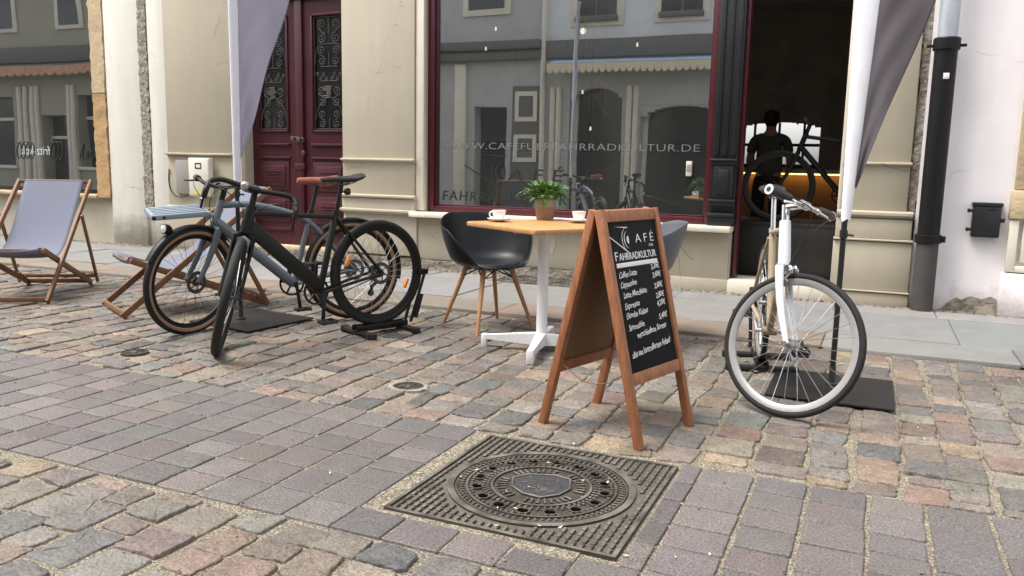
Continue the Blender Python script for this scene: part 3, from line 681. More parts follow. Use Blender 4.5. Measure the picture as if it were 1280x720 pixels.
mb = MB(); mb.rbox(-6.87, -5.43, 7.70, 7.81, 2.93, 3.02, .012); mb.rbox(-6.87, -5.43, 7.76, 7.81, 3.02, 3.3, .006); bpart(mb, 'door_transom', 'maroon')
# upper windows, above the frame
for xx in (-7.2, -4.9, -2.6, -.7):
    mb = MB(); mb.rbox(xx - .55, xx + .55, 7.58, 7.63, 4.3, 5.9, .01); f = bpart(mb, 'upper_window', 'ivory')
    mb = MB(); mb.box(xx - .45, xx - .02, 7.572, 7.582, 4.4, 5.8); mb.box(xx + .02, xx + .45, 7.572, 7.582, 4.4, 5.8); mb.build('pane', 'dark_glass', f, T=TX(4, -7.6, 0), smooth=False)
mb = MB(); ledge(mb, -8.04, .30, 7.45, 7.62, 3.6, .12); bpart(mb, 'string_course', 'ivory')
# the room behind
mb = MB(); mb.box(-4.6, 1.2, 13.4, 13.5, .1, 1.18); mb.box(-4.6, -2.05, 13.4, 13.5, 1.18, 3.5); mb.box(-.86, 1.2, 13.4, 13.5, 1.18, 3.5); mb.box(-2.05, -.86, 13.4, 13.5, 2.3, 3.5)
n = 14
for k in range(n):   # segmental arch head
    xa, xb = -2.05 + 1.19 * k / n, -2.05 + 1.19 * (k + 1) / n; xm = ((xa + xb) / 2 + 1.455) / .595
    mb.box(xa, xb, 13.4, 13.5, 1.75 + .12 * math.sqrt(max(0, 1 - xm * xm)), 2.3)
mb.box(-4.7, -4.6, 7.96, 13.5, .1, 3.5); mb.box(1.2, 1.3, 7.96, 13.5, .1, 3.5); mb.box(.3, 1.3, 7.96, 8.0, .1, 3.5)
bpart(mb, 'room_wall', 'room', smooth=False)
mb = MB(); mb.box(-4.7, 1.3, 7.96, 13.5, 3.5, 3.6); bpart(mb, 'room_ceiling', 'room', smooth=False)
mb = MB(); mb.box(-4.7, 1.3, 7.96, 13.5, .03, .1); bpart(mb, 'room_floor', 'room_floor', smooth=False)
mb = MB()
for xx in (-1.82, -1.455, -1.09): mb.rbox(xx - .018, xx + .018, 13.36, 13.40, 1.18, 1.86, .004)
mb.rbox(-2.05, -.86, 13.355, 13.40, 1.5, 1.545, .004); mb.rbox(-2.05, -.86, 13.355, 13.40, 1.18, 1.23, .004)
bw = bpart(mb, 'rear_window', 'black_paint')
mb = MB(); mb.tube([(-1.15, 9.0, 3.1), (-.72, 9.8, 3.1)], .02, 6); mb.tube([(-1.9, 9.8, 3.05), (-.72, 9.8, 3.05)], .02, 6); bpart(mb, 'lighting_track', 'black_paint')
mb = MB(); mb.rbox(-1.25, .0, 8.02, 8.06, .12, .60, .004); mb.rbox(-1.3, .9, 8.02, 8.9, .60, .645, .006); mb.rbox(-1.3, .9, 8.85, 8.9, .1, .6, .004)
tag(mb.build('display_platform', 'plate'), 'dark raised platform inside the doorway carrying the display bicycle', 'platform')
C_ = thing('bar_counter', 'wooden bar counter deep in the dark room with a glowing yellow strip', 'counter', (-.45, 11.4, .09))
mb = MB(); mb.rbox(-1.6, 1.9, 0, .6, 0, 1.0, .01); mb.build('counter_body', 'counter', C_)
mb = MB(); mb.rbox(-1.6, 1.9, -.12, .65, 1.01, 1.06, .01); mb.build('counter_top', 'room', C_)
mb = MB(); mb.box(-1.58, 1.88, -.10, -.06, .99, 1.008); mb.build('light_strip', 'led', C_, smooth=False)

# ------------------------------------------------------------------ left house
LH = thing('corner_house', 'cream and beige house with an orange stone window jamb and a large dark shop window', 'building', (-9, 7.6, 0))
def lpart(mb, name, m, parent=None, **k): return mb.build(name, m, parent or LH, T=TX(9, -7.6, 0), **k)
mb = facade(MB(), -16.5, -9.11, 0, H, 7.66, 7.98, [(-15.6, -9.335, .63, 3.4)]); lpart(mb, 'wall', 'beige_stucco', smooth=False)
mb = MB(); mb.rbox(-9.10, -8.485, 7.60, 7.98, 0, H, .02); lpart(mb, 'buttress', 'buttress')
mb = MB(); mb.rbox(-8.355, -8.045, 7.60, 7.98, 0, H, .02); mb.rbox(-8.49, -8.35, 7.64, 7.98, 0, H, .01); lpart(mb, 'corner_strip', 'buttress')
mb = MB(); rough_strip(mb, -8.495, -8.355, .42, 3.6, 7.592, .06, 90, 4, .007); lpart(mb, 'bare_stone', 'rough_stone')
mb = MB(); rough_strip(mb, -9.335, -9.105, .60, 1.93, 7.585, .12, 30, 4, .006); lpart(mb, 'stone_jamb', 'sandstone')
mb = MB(); rough_strip(mb, -9.335, -9.105, 1.94, 3.6, 7.588, .12, 30, 4, .006); lpart(mb, 'upper_stone_jamb', 'sandstone_pale')
mb = MB(); mb.rbox(-15.6, -9.34, 7.56, 7.80, .585, .635, .012); lpart(mb, 'window_sill', 'sandstone_pale')
mb = MB(); mb.rbox(-15.6, -9.34, 7.74, 7.80, .64, .70, .006); mb.rbox(-9.40, -9.338, 7.74, 7.80, .64, 3.4, .006); mb.rbox(-12.6, -12.52, 7.74, 7.80, .7, 3.4, .006)
LW = lpart(mb, 'shop_window', 'black_paint')
mb = MB(); mb.box(-15.6, -9.39, 7.768, 7.774, .69, 3.4); lpart(mb, 'window_pane', 'glass', LW, smooth=False)
mb = MB(); mb.box(-15.6, -9.392, 7.776, 7.777, 1.03, 1.405); lpart(mb, 'green_film_band', filmmat('green_film', srgb(66, 90, 84), .45), LW, smooth=False)
mb = MB()   # looping script on the band, drawn as pen strokes
def loops(x0, n, s, lean):
    out = []
    for i in range(n * 14):
        t = i / 14; out.append((x0 + t * s * 1.05 + s * .85 * math.sin(2 * math.pi * t) , 7.766, 1.20 + .115 * math.cos(2 * math.pi * t) + lean * math.sin(2 * math.pi * t)))
    return out
mb.tube(loops(-11.12, 4, .085, .03), .006, 5); mb.tube(loops(-10.42, 3, .075, .04), .006, 5)
def pen(pts): mb.tube(smooth_path([(x, 7.766, z) for x, z in pts], 6), .007, 5)
pen([(-9.86, 1.10), (-9.82, 1.2), (-9.76, 1.30), (-9.79, 1.18), (-9.79, 1.09), (-9.74, 1.12), (-9.70, 1.2), (-9.69, 1.1), (-9.65, 1.16), (-9.62, 1.2), (-9.61, 1.1), (-9.57, 1.16), (-9.53, 1.19), (-9.52, 1.09), (-9.46, 1.15)])
lpart(mb, 'script_lettering', 'film_dark', LW)
text('mirrored_lettering', 'fritz-kola', .17, 'film_pale', LW, TX(-10.44 + 9, 7.767 - 7.6, 1.14) @ Matrix.Scale(-1, 4, (1, 0, 0)) @ Matrix.Rotation(R(90), 4, 'X'), width=.62)
mb = MB(); mb.box(-16, -9, 9.6, 9.7, .1, 3.5); mb.box(-16, -9, 7.98, 9.7, .05, .1); mb.box(-16, -9, 7.98, 9.7, 3.5, 3.6); mb.box(-9.1, -9, 7.99, 9.6, .1, 3.5); mb.box(-16.1, -16, 7.99, 9.6, .1, 3.5); lpart(mb, 'room_wall', 'room', smooth=False)

# ------------------------------------------------------------------ right house
RH = thing('white_house', 'white plastered house at the right edge with crumbling plaster at its foot', 'building', (1, 7.5, 0))
def rpart(mb, name, m, parent=None, **k): return mb.build(name, m, parent or RH, T=TX(-1, -7.5, 0), **k)
mb = facade(MB(), .305, 5, 0, H, 7.52, 7.9, [(1.20, 2.6, .42, 2.9)]); rpart(mb, 'wall', 'white_wall', smooth=False)
mb = MB(); rough_strip(mb, .24, .31, .75, 3.4, 7.53, .1, 40, 2, .008); rpart(mb, 'bare_edge', 'rough_stone')
mb = MB(); mb.rbox(.985, 1.2, 7.47, 7.6, 1.02, 2.95, .012); rpart(mb, 'stone_jamb', 'sandstone_pale')
mb = MB(); mb.rbox(.965, 1.23, 7.44, 7.6, .79, 1.015, .015); rpart(mb, 'jamb_block', 'sandstone_pale')
mb = MB(); mb.rbox(.975, 1.04, 7.46, 7.6, .37, .785, .008); mb.rbox(1.04, 1.5, 7.46, 7.6, .37, .42, .006); mb.rbox(1.07, 1.2, 7.48, 7.6, .45, .76, .006); rpart(mb, 'panel_frame', 'ivory')
mb = MB(); mb.rbox(.955, 2.7, 7.45, 7.6, 0, .36, .02); rpart(mb, 'plinth', 'white_wall')
mb = MB(); mb.box(1.2, 2.6, 7.75, 7.78, .42, 2.9); rpart(mb, 'window_pane', 'dark_glass', smooth=False)
def patch(pts, d=.004): 
    m_ = MB(); m_.poly(pts, 7.516 - d, 7.53); return m_
rpart(patch([(.56, .03), (.62, .10), (.66, .13), (.70, .115), (.76, .15), (.84, .13), (.90, .155), (.945, .14), (.95, .02), (.87, .03), (.80, .015), (.72, .02)]), 'exposed_masonry', 'rubble', smooth=False)
rpart(patch([(.36, .05), (.40, .09), (.44, .13), (.455, .15), (.45, .10), (.43, .07), (.40, .045)]), 'exposed_masonry', 'rubble', smooth=False)
rpart(patch([(.80, .0), (.82, .03), (.85, .07), (.88, .085), (.905, .065), (.93, .055), (.945, .0)], .006), 'loose_plaster', 'tan', smooth=False)

# drainpipe
DP = thing('drainpipe', 'thick black cast iron drainpipe between the tan pilaster and the white wall', 'drainpipe', (.405, 7.37, .02))
mb = MB(); mb.lathe([(.083, 0), (.083, .57), (.088, .575), (.088, .60)], 28); mb.build('lower_pipe', 'pipe_rust', DP)
mb = MB(); mb.lathe([(.092, .555), (.10, .56), (.10, .62), (.092, .625)], 28); mb.rbox(.06, .125, -.03, .03, .565, .615, .004); mb.build('pipe_collar', 'pipe_black', DP)
mb = MB(); mb.lathe([(.084, 2.06), (.098, 2.07), (.098, 2.15), (.09, 2.16)], 28); mb.rbox(.08, .14, -.02, .02, 2.09, 2.11, .003); mb.rbox(-.14, -.08, -.02, .02, 2.09, 2.11, .003); mb.build('pipe_collar', 'pipe_black', DP)
mb = MB(); mb.lathe([(.083, .60), (.083, 2.10)], 28); mb.build('middle_pipe', 'pipe_black', DP)
mb = MB(); mb.lathe([(.072, 2.10), (.072, 6.5)], 28); mb.build('upper_pipe', 'zinc', DP)
mb = MB(); mb.rbox(-.02, .022, -.089, -.08, 1.84, 1.885, .002, Matrix.Rotation(R(8), 4, 'Z')); mb.build('sticker', 'chalk', DP)
# black box on the white wall
BX = thing('wall_box', 'small black metal box with hinges fixed on the white wall', 'wall box', (.81, 7.52, .77))
mb = MB(); mb.rbox(-.10, .10, -.075, 0, -.135, .135, .012); mb.build('box_body', 'black_paint', BX)
mb = MB(); mb.rbox(-.108, .108, -.085, -.0, .112, .142, .008); mb.rbox(-.09, .09, -.082, -.07, -.12, .105, .01); mb.rbox(.0, .07, -.088, -.08, .09, .096, .001); mb.build('box_door', 'black_paint', BX)
for z in (-.075, .075): mb = MB(); mb.tube([(-.128, -.055, z - .015), (-.128, -.055, z + .015)], .01, 8); mb.rbox(-.128, -.09, -.062, -.048, z - .012, z + .012, .003); mb.build('box_hinge', 'black_paint', BX)
mb = MB(); mb.rbox(.10, .128, -.075, -.045, -.012, .022, .004); mb.build('box_latch', 'black_paint', BX)
# white meter cabinet and grey panel beside it
MC = thing('meter_cabinet', 'white electric cabinet with a yellow sticker on the left pilaster', 'cabinet', (-7.42, 7.505, .68))
mb = MB(); mb.rbox(-.165, .165, -.07, 0, 0, .46, .012); mb.rbox(-.155, .155, -.078, -.06, .012, .448, .008); mb.build('cabinet_body', 'utility_white', MC)
mb = MB(); mb.rbox(-.05, .05, -.0805, -.075, .33, .345, .001); mb.rbox(-.05, .05, -.0805, -.075, .385, .40, .001); mb.rbox(-.05, -.035, -.0805, -.075, .33, .40, .001); mb.rbox(.035, .05, -.0805, -.075, .345, .385, .001); mb.build('cabinet_plate', 'label_dark', MC)
mb = MB(); mb.poly([(-.08, .03), (.03, .03), (-.02, .10)], -.0815, -.075); mb.build('warning_sticker', 'yellow', MC, smooth=False)
mb = MB(); mb.rbox(-.11, .11, -.035, 0, 0, .41, .006)
GP = mb.build('cable_cover', 'utility_grey'); GP.location = (-7.76, 7.545, .70); tag(GP, 'narrow grey cover plate left of the white electric cabinet', 'cover plate')
mb = MB(); mb.tube(smooth_path([(-8.0, 7.535, 1.0), (-8.02, 7.54, .85), (-7.97, 7.53, .72), (-7.85, 7.52, .66), (-7.72, 7.52, .67), (-7.6, 7.52, .72)], 8), .006, 6)
tag(mb.build('loose_cable', 'black_plastic'), 'thin dark cable drooping across the left pilaster', 'cable')
# cellar grate in the pavement
mb = MB()
for i in range(19): mb.rbox(-3.28 + i * .042, -3.258 + i * .042, 7.08, 7.50, .008, .03, .002)
for yy in (7.06, 7.28, 7.49): mb.rbox(-3.32, -2.48, yy, yy + .02, .006, .032, .002)
for xx in (-3.32, -2.5): mb.rbox(xx, xx + .02, 7.08, 7.49, .006, .032, .002)
tag(mb.build('cellar_grate', 'cast_iron'), 'iron cellar grate set in the pavement under the shop window', 'grate')

# ------------------------------------------------------------------ houses across the street (seen as reflections)
Yo = -2.5
def opp(name, label, x0, x1, m):
    o = thing(name, label, 'building', ((x0 + x1) / 2, Yo, 0)); off = TX(-(x0 + x1) / 2, -Yo, 0)
    def part(mb, n, mm, par=None): return mb.build(n, mm, par or o, T=off)
    return o, part
OA, pa = opp('plaster_house', 'pale blue plastered house across the street with a scalloped awning', -7.25, 5, 'opp_blue')
mb = MB(); mb.box(-7.25, 5, Yo - .5, Yo, 3.95, 6.8); pa(mb, 'upper_wall', 'opp_blue')
mb = facade(MB(), -7.25, 5, 0, 3.55, Yo - .5, Yo, [(-6.6, -5.35, .1, 2.9), (-4.95, -3.0, .1, 2.5), (-2.4, -.4, .1, 2.5), (.4, 2.0, .1, 2.6)]); pa(mb, 'ground_floor_wall', 'opp_grey')
mb = MB(); mb.rbox(-7.25, 5, Yo - .5, Yo + .12, 3.55, 3.95, .03); pa(mb, 'cornice', 'opp_dark')
for x0, x1, zt in ((-6.6, -5.35, 2.9), (-4.95, -3.0, 2.5), (-2.4, -.4, 2.5), (.4, 2.0, 2.6)):
    mb = MB(); mb.box(x0, x1, Yo - .45, Yo - .4, .1, zt); f = pa(mb, 'shop_door', 'dark_glass')
    mb = MB(); mb.rbox(x0, x0 + .1, Yo - .4, Yo - .3, .1, zt, .01); mb.rbox(x1 - .1, x1, Yo - .4, Yo - .3, .1, zt, .01); pa(mb, 'door_frame', 'opp_trim', f)
    n_ = 12; xm, hw = (x0 + x1) / 2, (x1 - x0) / 2; mb = MB()
    for k in range(n_):
        a, b = x0 + 2 * hw * k / n_, x0 + 2 * hw * (k + 1) / n_; t = ((a + b) / 2 - xm) / hw
        mb.box(a, b, Yo - .3, Yo - .02, zt - .02 - .35 * (1 - math.sqrt(max(0, 1 - t * t))), zt)
    pa(mb, 'arch_head', 'opp_grey', f)
for xx in (-7.0, -6.85, -5.2, -5.05): mb = MB(); mb.lathe([(.07, .1), (.06, 2.9)], 12, TX(xx, Yo + .03, 0)); pa(mb, 'column', 'opp_trim')
mb = MB(); mb.add([(-6.95, Yo, 3.52), (-3.0, Yo, 3.52), (-3.0, Yo + .55, 3.38), (-6.95, Yo + .55, 3.38)], [(0, 1, 2, 3)]); mb.add([(-6.95, Yo, 3.49), (-3.0, Yo, 3.49), (-3.0, Yo + .55, 3.35), (-6.95, Yo + .55, 3.35)], [(0, 3, 2, 1)]); aw = pa(mb, 'awning', 'awning_blue')
mb = MB(); ns = 26
for k in range(ns):
    a = -6.95 + 3.95 * k / ns; b = a + 3.95 / ns; r_ = (b - a) / 2
    mb.poly([(a, 3.37)] + [(a + r_ - r_ * math.cos(t), 3.27 - .12 * math.sin(t)) for t in np.linspace(0, math.pi, 7)] + [(b, 3.37)], Yo + .55, Yo + .56)
pa(mb, 'valance', 'awning_cream', aw)
for xx in (-6.0, -4.1, -2.2, -.3):
    mb = MB(); mb.rbox(xx - .62, xx + .62, Yo, Yo + .06, 4.22, 6.1, .02); f = pa(mb, 'window_surround', 'opp_trim')
    mb = MB(); mb.box(xx - .46, xx + .46, Yo + .055, Yo + .07, 4.38, 5.95); pa(mb, 'pane', 'dark_glass', f)
    mb = MB(); mb.rbox(xx - .03, xx + .03, Yo + .06, Yo + .085, 4.38, 5.95, .005); mb.rbox(xx - .5, xx + .5, Yo + .06, Yo + .16, 4.30, 4.42, .02); pa(mb, 'flower_box', 'opp_dark', f)
mb = MB(); mb.tube([(-7.22, Yo + .1, .1), (-7.22, Yo + .1, 6.7)], .06, 10); pa(mb, 'rain_pipe', 'opp_trim')
OB, pb = opp('grey_house', 'grey rendered house across the street with framed stone panels', -16.5, -7.27, 'opp_grey')
mb = facade(MB(), -16.5, -7.27, 0, 6.8, Yo - .5, Yo, [(-9.05, -8.2, .1, 2.5), (-11.6, -10.0, .1, 2.7), (-14.5, -12.6, .1, 2.7)]); pb(mb, 'wall', 'opp_grey')
mb = MB(); mb.rbox(-16.5, -7.27, Yo, Yo + .2, 3.55, 3.75, .03); mb.rbox(-16.5, -7.27, Yo, Yo + .28, 3.78, 3.98, .03); pb(mb, 'cornice', 'opp_dark')
for x0, x1, zt in ((-9.05, -8.2, 2.5), (-11.6, -10.0, 2.7), (-14.5, -12.6, 2.7)): mb = MB(); mb.box(x0, x1, Yo - .4, Yo - .35, .1, zt); pb(mb, 'shop_door', 'dark_glass')
for z0 in (1.2, 2.17):
    mb = MB(); facade(mb, -7.98, -7.38, z0, z0 + .66, Yo, Yo + .04, [(-7.88, -7.48, z0 + .1, z0 + .56)]); pb(mb, 'framed_panel', 'opp_trim')
mb = MB(); mb.rbox(-9.55, -9.25, Yo, Yo + .1, 0, 3.5, .02); pb(mb, 'pilaster', 'opp_trim')
mb = MB(); mb.box(-8.05, -7.3, Yo, Yo + .02, .3, 2.95); pb(mb, 'stone_field', 'opp_dark')
for xx in (-8.75, -11, -13.4):
    mb = MB(); mb.rbox(xx - .62, xx + .62, Yo, Yo + .06, 4.6, 6.3, .02); f = pb(mb, 'window_surround', 'opp_trim'); mb = MB(); mb.box(xx - .46, xx + .46, Yo + .055, Yo + .07, 4.75, 6.15); pb(mb, 'pane', 'dark_glass', f)
OC, pc = opp('shop_house', 'olive grey shop house across the street with a faded red valance', -29, -16.6, 'opp_grey')
mb = facade(MB(), -29, -16.6, 0, 6.8, Yo - .5, Yo, [(-24.5, -23.4, .1, 2.4), (-28.0, -25.9, .8, 3.0), (-22.85, -20.6, .8, 3.0), (-19.5, -17.5, .8, 3.0)]); pc(mb, 'wall', mat('olive_render', srgb(166, 164, 146), .85, .08, 2))
mb = MB(); mb.rbox(-29, -16.6, Yo, Yo + .15, 4.0, 4.5, .03); pc(mb, 'cornice', 'opp_dark')
mb = MB(); mb.add([(-29, Yo, 4.0), (-18, Yo, 4.0), (-18, Yo + .5, 3.85), (-29, Yo + .5, 3.85)], [(0, 1, 2, 3)])
aw = pc(mb, 'awning', 'opp_dark'); mb = MB()
for k in range(30):
    a = -29 + 11 * k / 30; b = a + 11 / 30; r_ = (b - a) / 2
    mb.poly([(a, 3.85)] + [(a + r_ - r_ * math.cos(t), 3.68 - .12 * math.sin(t)) for t in np.linspace(0, math.pi, 7)] + [(b, 3.85)], Yo + .5, Yo + .51)
pc(mb, 'valance', 'awning_red', aw)
for x0, x1, z0, z1 in ((-24.5, -23.4, .1, 2.4), (-28.0, -25.9, .8, 3.0), (-22.85, -20.6, .8, 3.0), (-19.5, -17.5, .8, 3.0)):
    mb = MB(); mb.box(x0, x1, Yo - .4, Yo - .35, z0, z1); f = pc(mb, 'shop_window', 'dark_glass')
    mb = MB(); mb.rbox(x0, x1, Yo - .35, Yo - .28, z1 - .75, z1 - .65, .01); mb.rbox(x0 - .1, x1 + .1, Yo - .02, Yo + .08, z0 - .1, z0, .01); pc(mb, 'window_bar', 'opp_trim', f)
for xx in (-25.5, -25.2, -24.85, -24.62, -23.2, -23.0): mb = MB(); mb.lathe([(.1, .1), (.08, 3.3)], 12, TX(xx, Yo + .05, 0)); pc(mb, 'column', 'opp_trim')
for xx in (-21.0, -23.0, -26): mb = MB(); mb.rbox(xx - .6, xx + .6, Yo, Yo + .06, 5.0, 6.6, .02); f = pc(mb, 'window_surround', 'opp_trim'); mb = MB(); mb.box(xx - .42, xx + .42, Yo + .055, Yo + .07, 5.12, 6.5); pc(mb, 'pane', 'dark_glass', f)

# ------------------------------------------------------------------ bicycles
def bicycle(name, label, pose, cfg, group=None):
    rx, ry, rz, hd, lean, pit, steer = pose
    Rw, wb, tr = cfg['R'], cfg['wb'], cfg['tr']; simple = cfg.get('simple', False)
    Mr = Matrix.Rotation(hd, 4, 'Z') @ Matrix.Rotation(pit, 4, 'Y') @ Matrix.Rotation(lean, 4, 'X')
    base = Vector((rx, ry, rz)) + Mr.to_3x3() @ Vector((0, 0, -Rw))
    root = bpy.data.objects.new(name, None); COL.objects.link(root); tag(root, label, 'bicycle', group); root.empty_display_size = .1
    root.matrix_world = Matrix.Translation(base) @ Mr
    UP = TX(0, 0, Rw)
    ha = R(71); off = .045; a = Vector((-math.cos(ha), 0, math.sin(ha))); f = Vector((math.sin(ha), 0, math.cos(ha)))
    A = Vector((wb, 0, 0)) - off * f
    TW = math.radians(cfg.get('bar_twist', 0))
    FB = UP @ Matrix.Translation(A) @ Matrix.Rotation(steer + TW, 4, a) @ Matrix.Translation(-A)
    FK = UP @ Matrix.Translation(A) @ Matrix.Rotation(steer, 4, a) @ Matrix.Translation(-A)
    bb = Vector((.43, 0, -.07)); sa = R(73); sdir = Vector((-math.cos(sa), 0, math.sin(sa)))
    hl, hu = A + a * .385, A + a * cfg.get('hu', .55); clu = bb + sdir * cfg.get('clu', .5); sad = bb + sdir * cfg.get('sad', .74)
    def part(mb, n, m, T=UP, par=root): return mb.build(n, m, par, T=T, angle=40)
    fm = cfg['frame']
    # frame
    mb = MB(); dt = cfg.get('dt', .026)
    if cfg.get('square'):
        mb.bar(hl + a * .05 - f * .0, bb + Vector((.0, 0, .03)), .088, .05, .016, side=(0, 1, 0))
        mb.bar(hu - a * .045, clu - sdir * .015, .03, .036, .01, side=(0, 1, 0)); 
        mb.bar(bb, clu, .036, .04, .012, side=(0, 1, 0))
        mb.tube([hl - a * .0, hu], [.034, .031], 16)
        for s in (-1, 1):
            mb.tube([clu + Vector((0, s * .015, -.02)), (.0 + .02, s * .066, .02), (0, s * .066, 0)], .0105, 8); mb.tube([bb + Vector((-.02, s * .03, 0)), (.2, s * .05, -.03), (0, s * .066, 0)], .011, 8)
    else:
        mb.tube([hl + a * .03, bb], dt, 14)
        if cfg.get('curved'):
            mb.tube(smooth_path([hu - a * .035, hu + Vector((-.2, 0, -.035)), clu + Vector((.12, 0, .0)), clu + Vector((-.0, 0, -.075)), (.16, 0, .2)], 8), .0215, 12)
        else: mb.tube([hu - a * .035, clu], .018 if not cfg.get('wood') else .015, 12)
        mb.tube([bb, clu + sdir * .01], .019, 12); mb.tube([hl - a * .01, hu], .025, 16); mb.tube([bb + Vector((0, -.036, 0)), bb + Vector((0, .036, 0))], .024, 14)
        for s in (-1, 1):
            st_ = Vector((.16, s * .02, .2)) if cfg.get('curved') else clu + Vector((0, s * .018, -.03))
            mb.tube([st_, (.03, s * .064, .03), (0, s * .066, 0)], .010, 8); mb.tube([bb + Vector((-.02, s * .03, 0)), (.2, s * .05, -.03), (0, s * .066, 0)], .011, 8)
    if cfg.get('wood'):   # pale head tube, the rest is wood
        fr = part(mb, 'frame', fm); m2 = MB(); m2.tube([hl - a * .012, hl + a * .05, hu - a * .02, hu + a * .005], [.028, .029, .027, .026], 20); part(m2, 'head_tube', cfg['fork'])
    else: fr = part(mb, 'frame', fm)
    # fork
    mb = MB()
    mb.tube([hl - a * .025 + Vector((0, -.058, 0)), hl - a * .0, hl - a * .025 + Vector((0, .058, 0))], .017, 10)
    for s in (-1, 1):
        p0 = hl - a * .02 + Vector((0, s * .052, 0)); br_ = cfg.get('blade', (.019, .0125)); e_ = Vector((wb, s * .058, 0)); mb.tube([p0.lerp(e_, t) - f * .012 * math.sin(math.pi * t) for t in np.linspace(0, 1, 9)], [br_[0] + (br_[1] - br_[0]) * t for t in np.linspace(0, 1, 9)], 12, flat=(1.1, cfg.get('blade_flat', .8)))
    part(mb, 'fork', cfg['fork'], FK)
    # wheels
    def wheel(T, rear):
        tr = cfg['tr'] if rear else cfg.get('tr_front', cfg['tr'])
        rr = Rw - 2 * tr
        mb = MB(); mb.ring(rr, [(.003, -.012), (.003, .012), (-.02, .010), (-.028, .004), (-.028, -.004), (-.02, -.010)], 72); w_ = part(mb, 'wheel', cfg['rim'], T)
        mb = MB(); mb.ring(Rw - tr, [(tr * math.cos(t), tr * .95 * math.sin(t)) for t in np.linspace(0, 2 * math.pi, 17)[:-1]], 84); part(mb, 'tyre', cfg.get('tyre', 'rubber'), T, w_)
        if cfg.get('sidewall'):
            mb = MB(); mb.ring(Rw - tr * 1.32, [(tr * .80 * math.cos(t), tr * 1.0 * math.sin(t)) for t in np.linspace(0, 2 * math.pi, 17)[:-1]], 84); part(mb, 'tyre_sidewall', cfg['sidewall'], T, w_)
        mb = MB(); mb.tube([(0, -.055, 0), (0, .055, 0)], .011, 10)
        hb = .026 if not rear else .03
        for s in (-1, 1): mb.tube([(0, s * .026, 0), (0, s * .032, 0)], hb, 16)
        mb.tube([(0, -.066, 0), (0, .066, 0)], .006, 8)
        for s in (-1, 1): mb.tube([(0, s * .064, 0), (0, s * .078, 0)], .010, 8)
        part(mb, 'hub', cfg.get('hub', 'steel'), T, w_)
        mb = MB(); ns = 28
        for k in range(ns):
            t = 2 * math.pi * k / ns; s = 1 if k % 2 else -1; d = .55 * (1 if (k // 2) % 2 else -1)
            mb.tube([(hb * .9 * math.cos(t + d), s * .028, hb * .9 * math.sin(t + d)), ((rr - .02) * math.cos(t), s * .003, (rr - .02) * math.sin(t))], cfg.get('spoke_r', .0012), 5, cap=False)
        part(mb, 'spokes', cfg.get('spoke', 'steel'), T, w_)
        if cfg.get('disc'):
            mb = MB(); mb.ring(.062, [(-.010, .040), (.012, .040), (.012, .042), (-.012, .042)], 40)
            for k in range(6): t = k * math.pi / 3; mb.tube([(.02 * math.cos(t), .041, .02 * math.sin(t)), (.062 * math.cos(t + .4), .041, .062 * math.sin(t + .4))], .004, 6)
            part(mb, 'brake_disc', 'steel', T, w_)
        if rear:
            mb = MB()
            for i, q in enumerate((.05, .043, .036, .03)): mb.tube([(0, -.036 - .006 * i, 0), (0, -.039 - .006 * i, 0)], q, 26)
            part(mb, 'sprockets', 'steel', T, w_)
        if cfg.get('reflectors') and rear:
            for t in cfg['reflectors']:
                mb = MB(); mb.rbox(-.009, .009, -.014, .014, -.034, .034, .005, Matrix.Rotation(-t, 4, 'Y') @ TX(.24, 0, 0)); part(mb, 'reflector', 'amber', T, w_)
        return w_
    wheel(UP, True); wheel(FK @ TX(wb, 0, 0), False)
    # cranks, chain, pedals
    cr = cfg.get('crank', R(-80)); crm = cfg.get('crank_m', 'bike_black')
    mb = MB(); mb.ring(.082, [(-.008, -.046), (.006, -.046), (.006, -.042), (-.008, -.042)], 44, TX(*bb))
    for k in range(5): t = cr + k * 2 * math.pi / 5; mb.tube([bb + Vector((0, -.044, 0)), bb + Vector((.078 * math.cos(t), -.044, .078 * math.sin(t)))], .0075, 6)
    mb.tube([bb + Vector((0, -.075, 0)), bb + Vector((0, .07, 0))], .013, 12)
    ck = part(mb, 'crankset', crm)
    for s, t in ((-1, cr), (1, cr + math.pi)):
        e = bb + Vector((.168 * math.cos(t), s * .075, .168 * math.sin(t)))
        mb = MB(); mb.bar(bb + Vector((0, s * .066, 0)), e, .024, .014, .005, side=(0, 1, 0)); part(mb, 'crank_arm', crm, UP, ck)
        mb = MB(); py = e + Vector((0, s * .06, 0))
        pa_ = cfg.get('pedal_tilt', 0); PT = TX(*py) @ Matrix.Rotation(pa_, 4, 'Y')
        for q in (-1, 1): mb.rbox(q * .042 - .008, q * .042 + .008, -.045, .045, -.011, .011, .003, PT)
        for q in (-1, 1): mb.rbox(-.045, .045, q * .042 - .005, q * .042 + .005, -.009, .009, .003, PT)
        mb.tube([e, py + Vector((0, s * .04, 0))], .008, 8); part(mb, 'pedal', cfg.get('pedal_m', 'black_plastic'), UP, ck)
        if cfg.get('toe_strap') and s > 0:
            mb = MB(); mb.tube(arc((py.x, py.y, py.z + .005), .045, 0, math.pi, 10), .014, 8, flat=(.25, 1)); mb.rbox(py.x - .05, py.x + .06, py.y - .04, py.y + .04, py.z - .025, py.z - .012, .006); part(mb, 'toe_strap', 'black_plastic', UP, ck)
    mb = MB()
    for s in (1, -1): mb.tube([bb + Vector((0, -.044, s * .082)), (0, -.044, s * .042)], .0042, 6)
    part(mb, 'chain', cfg.get('chain', 'steel'))
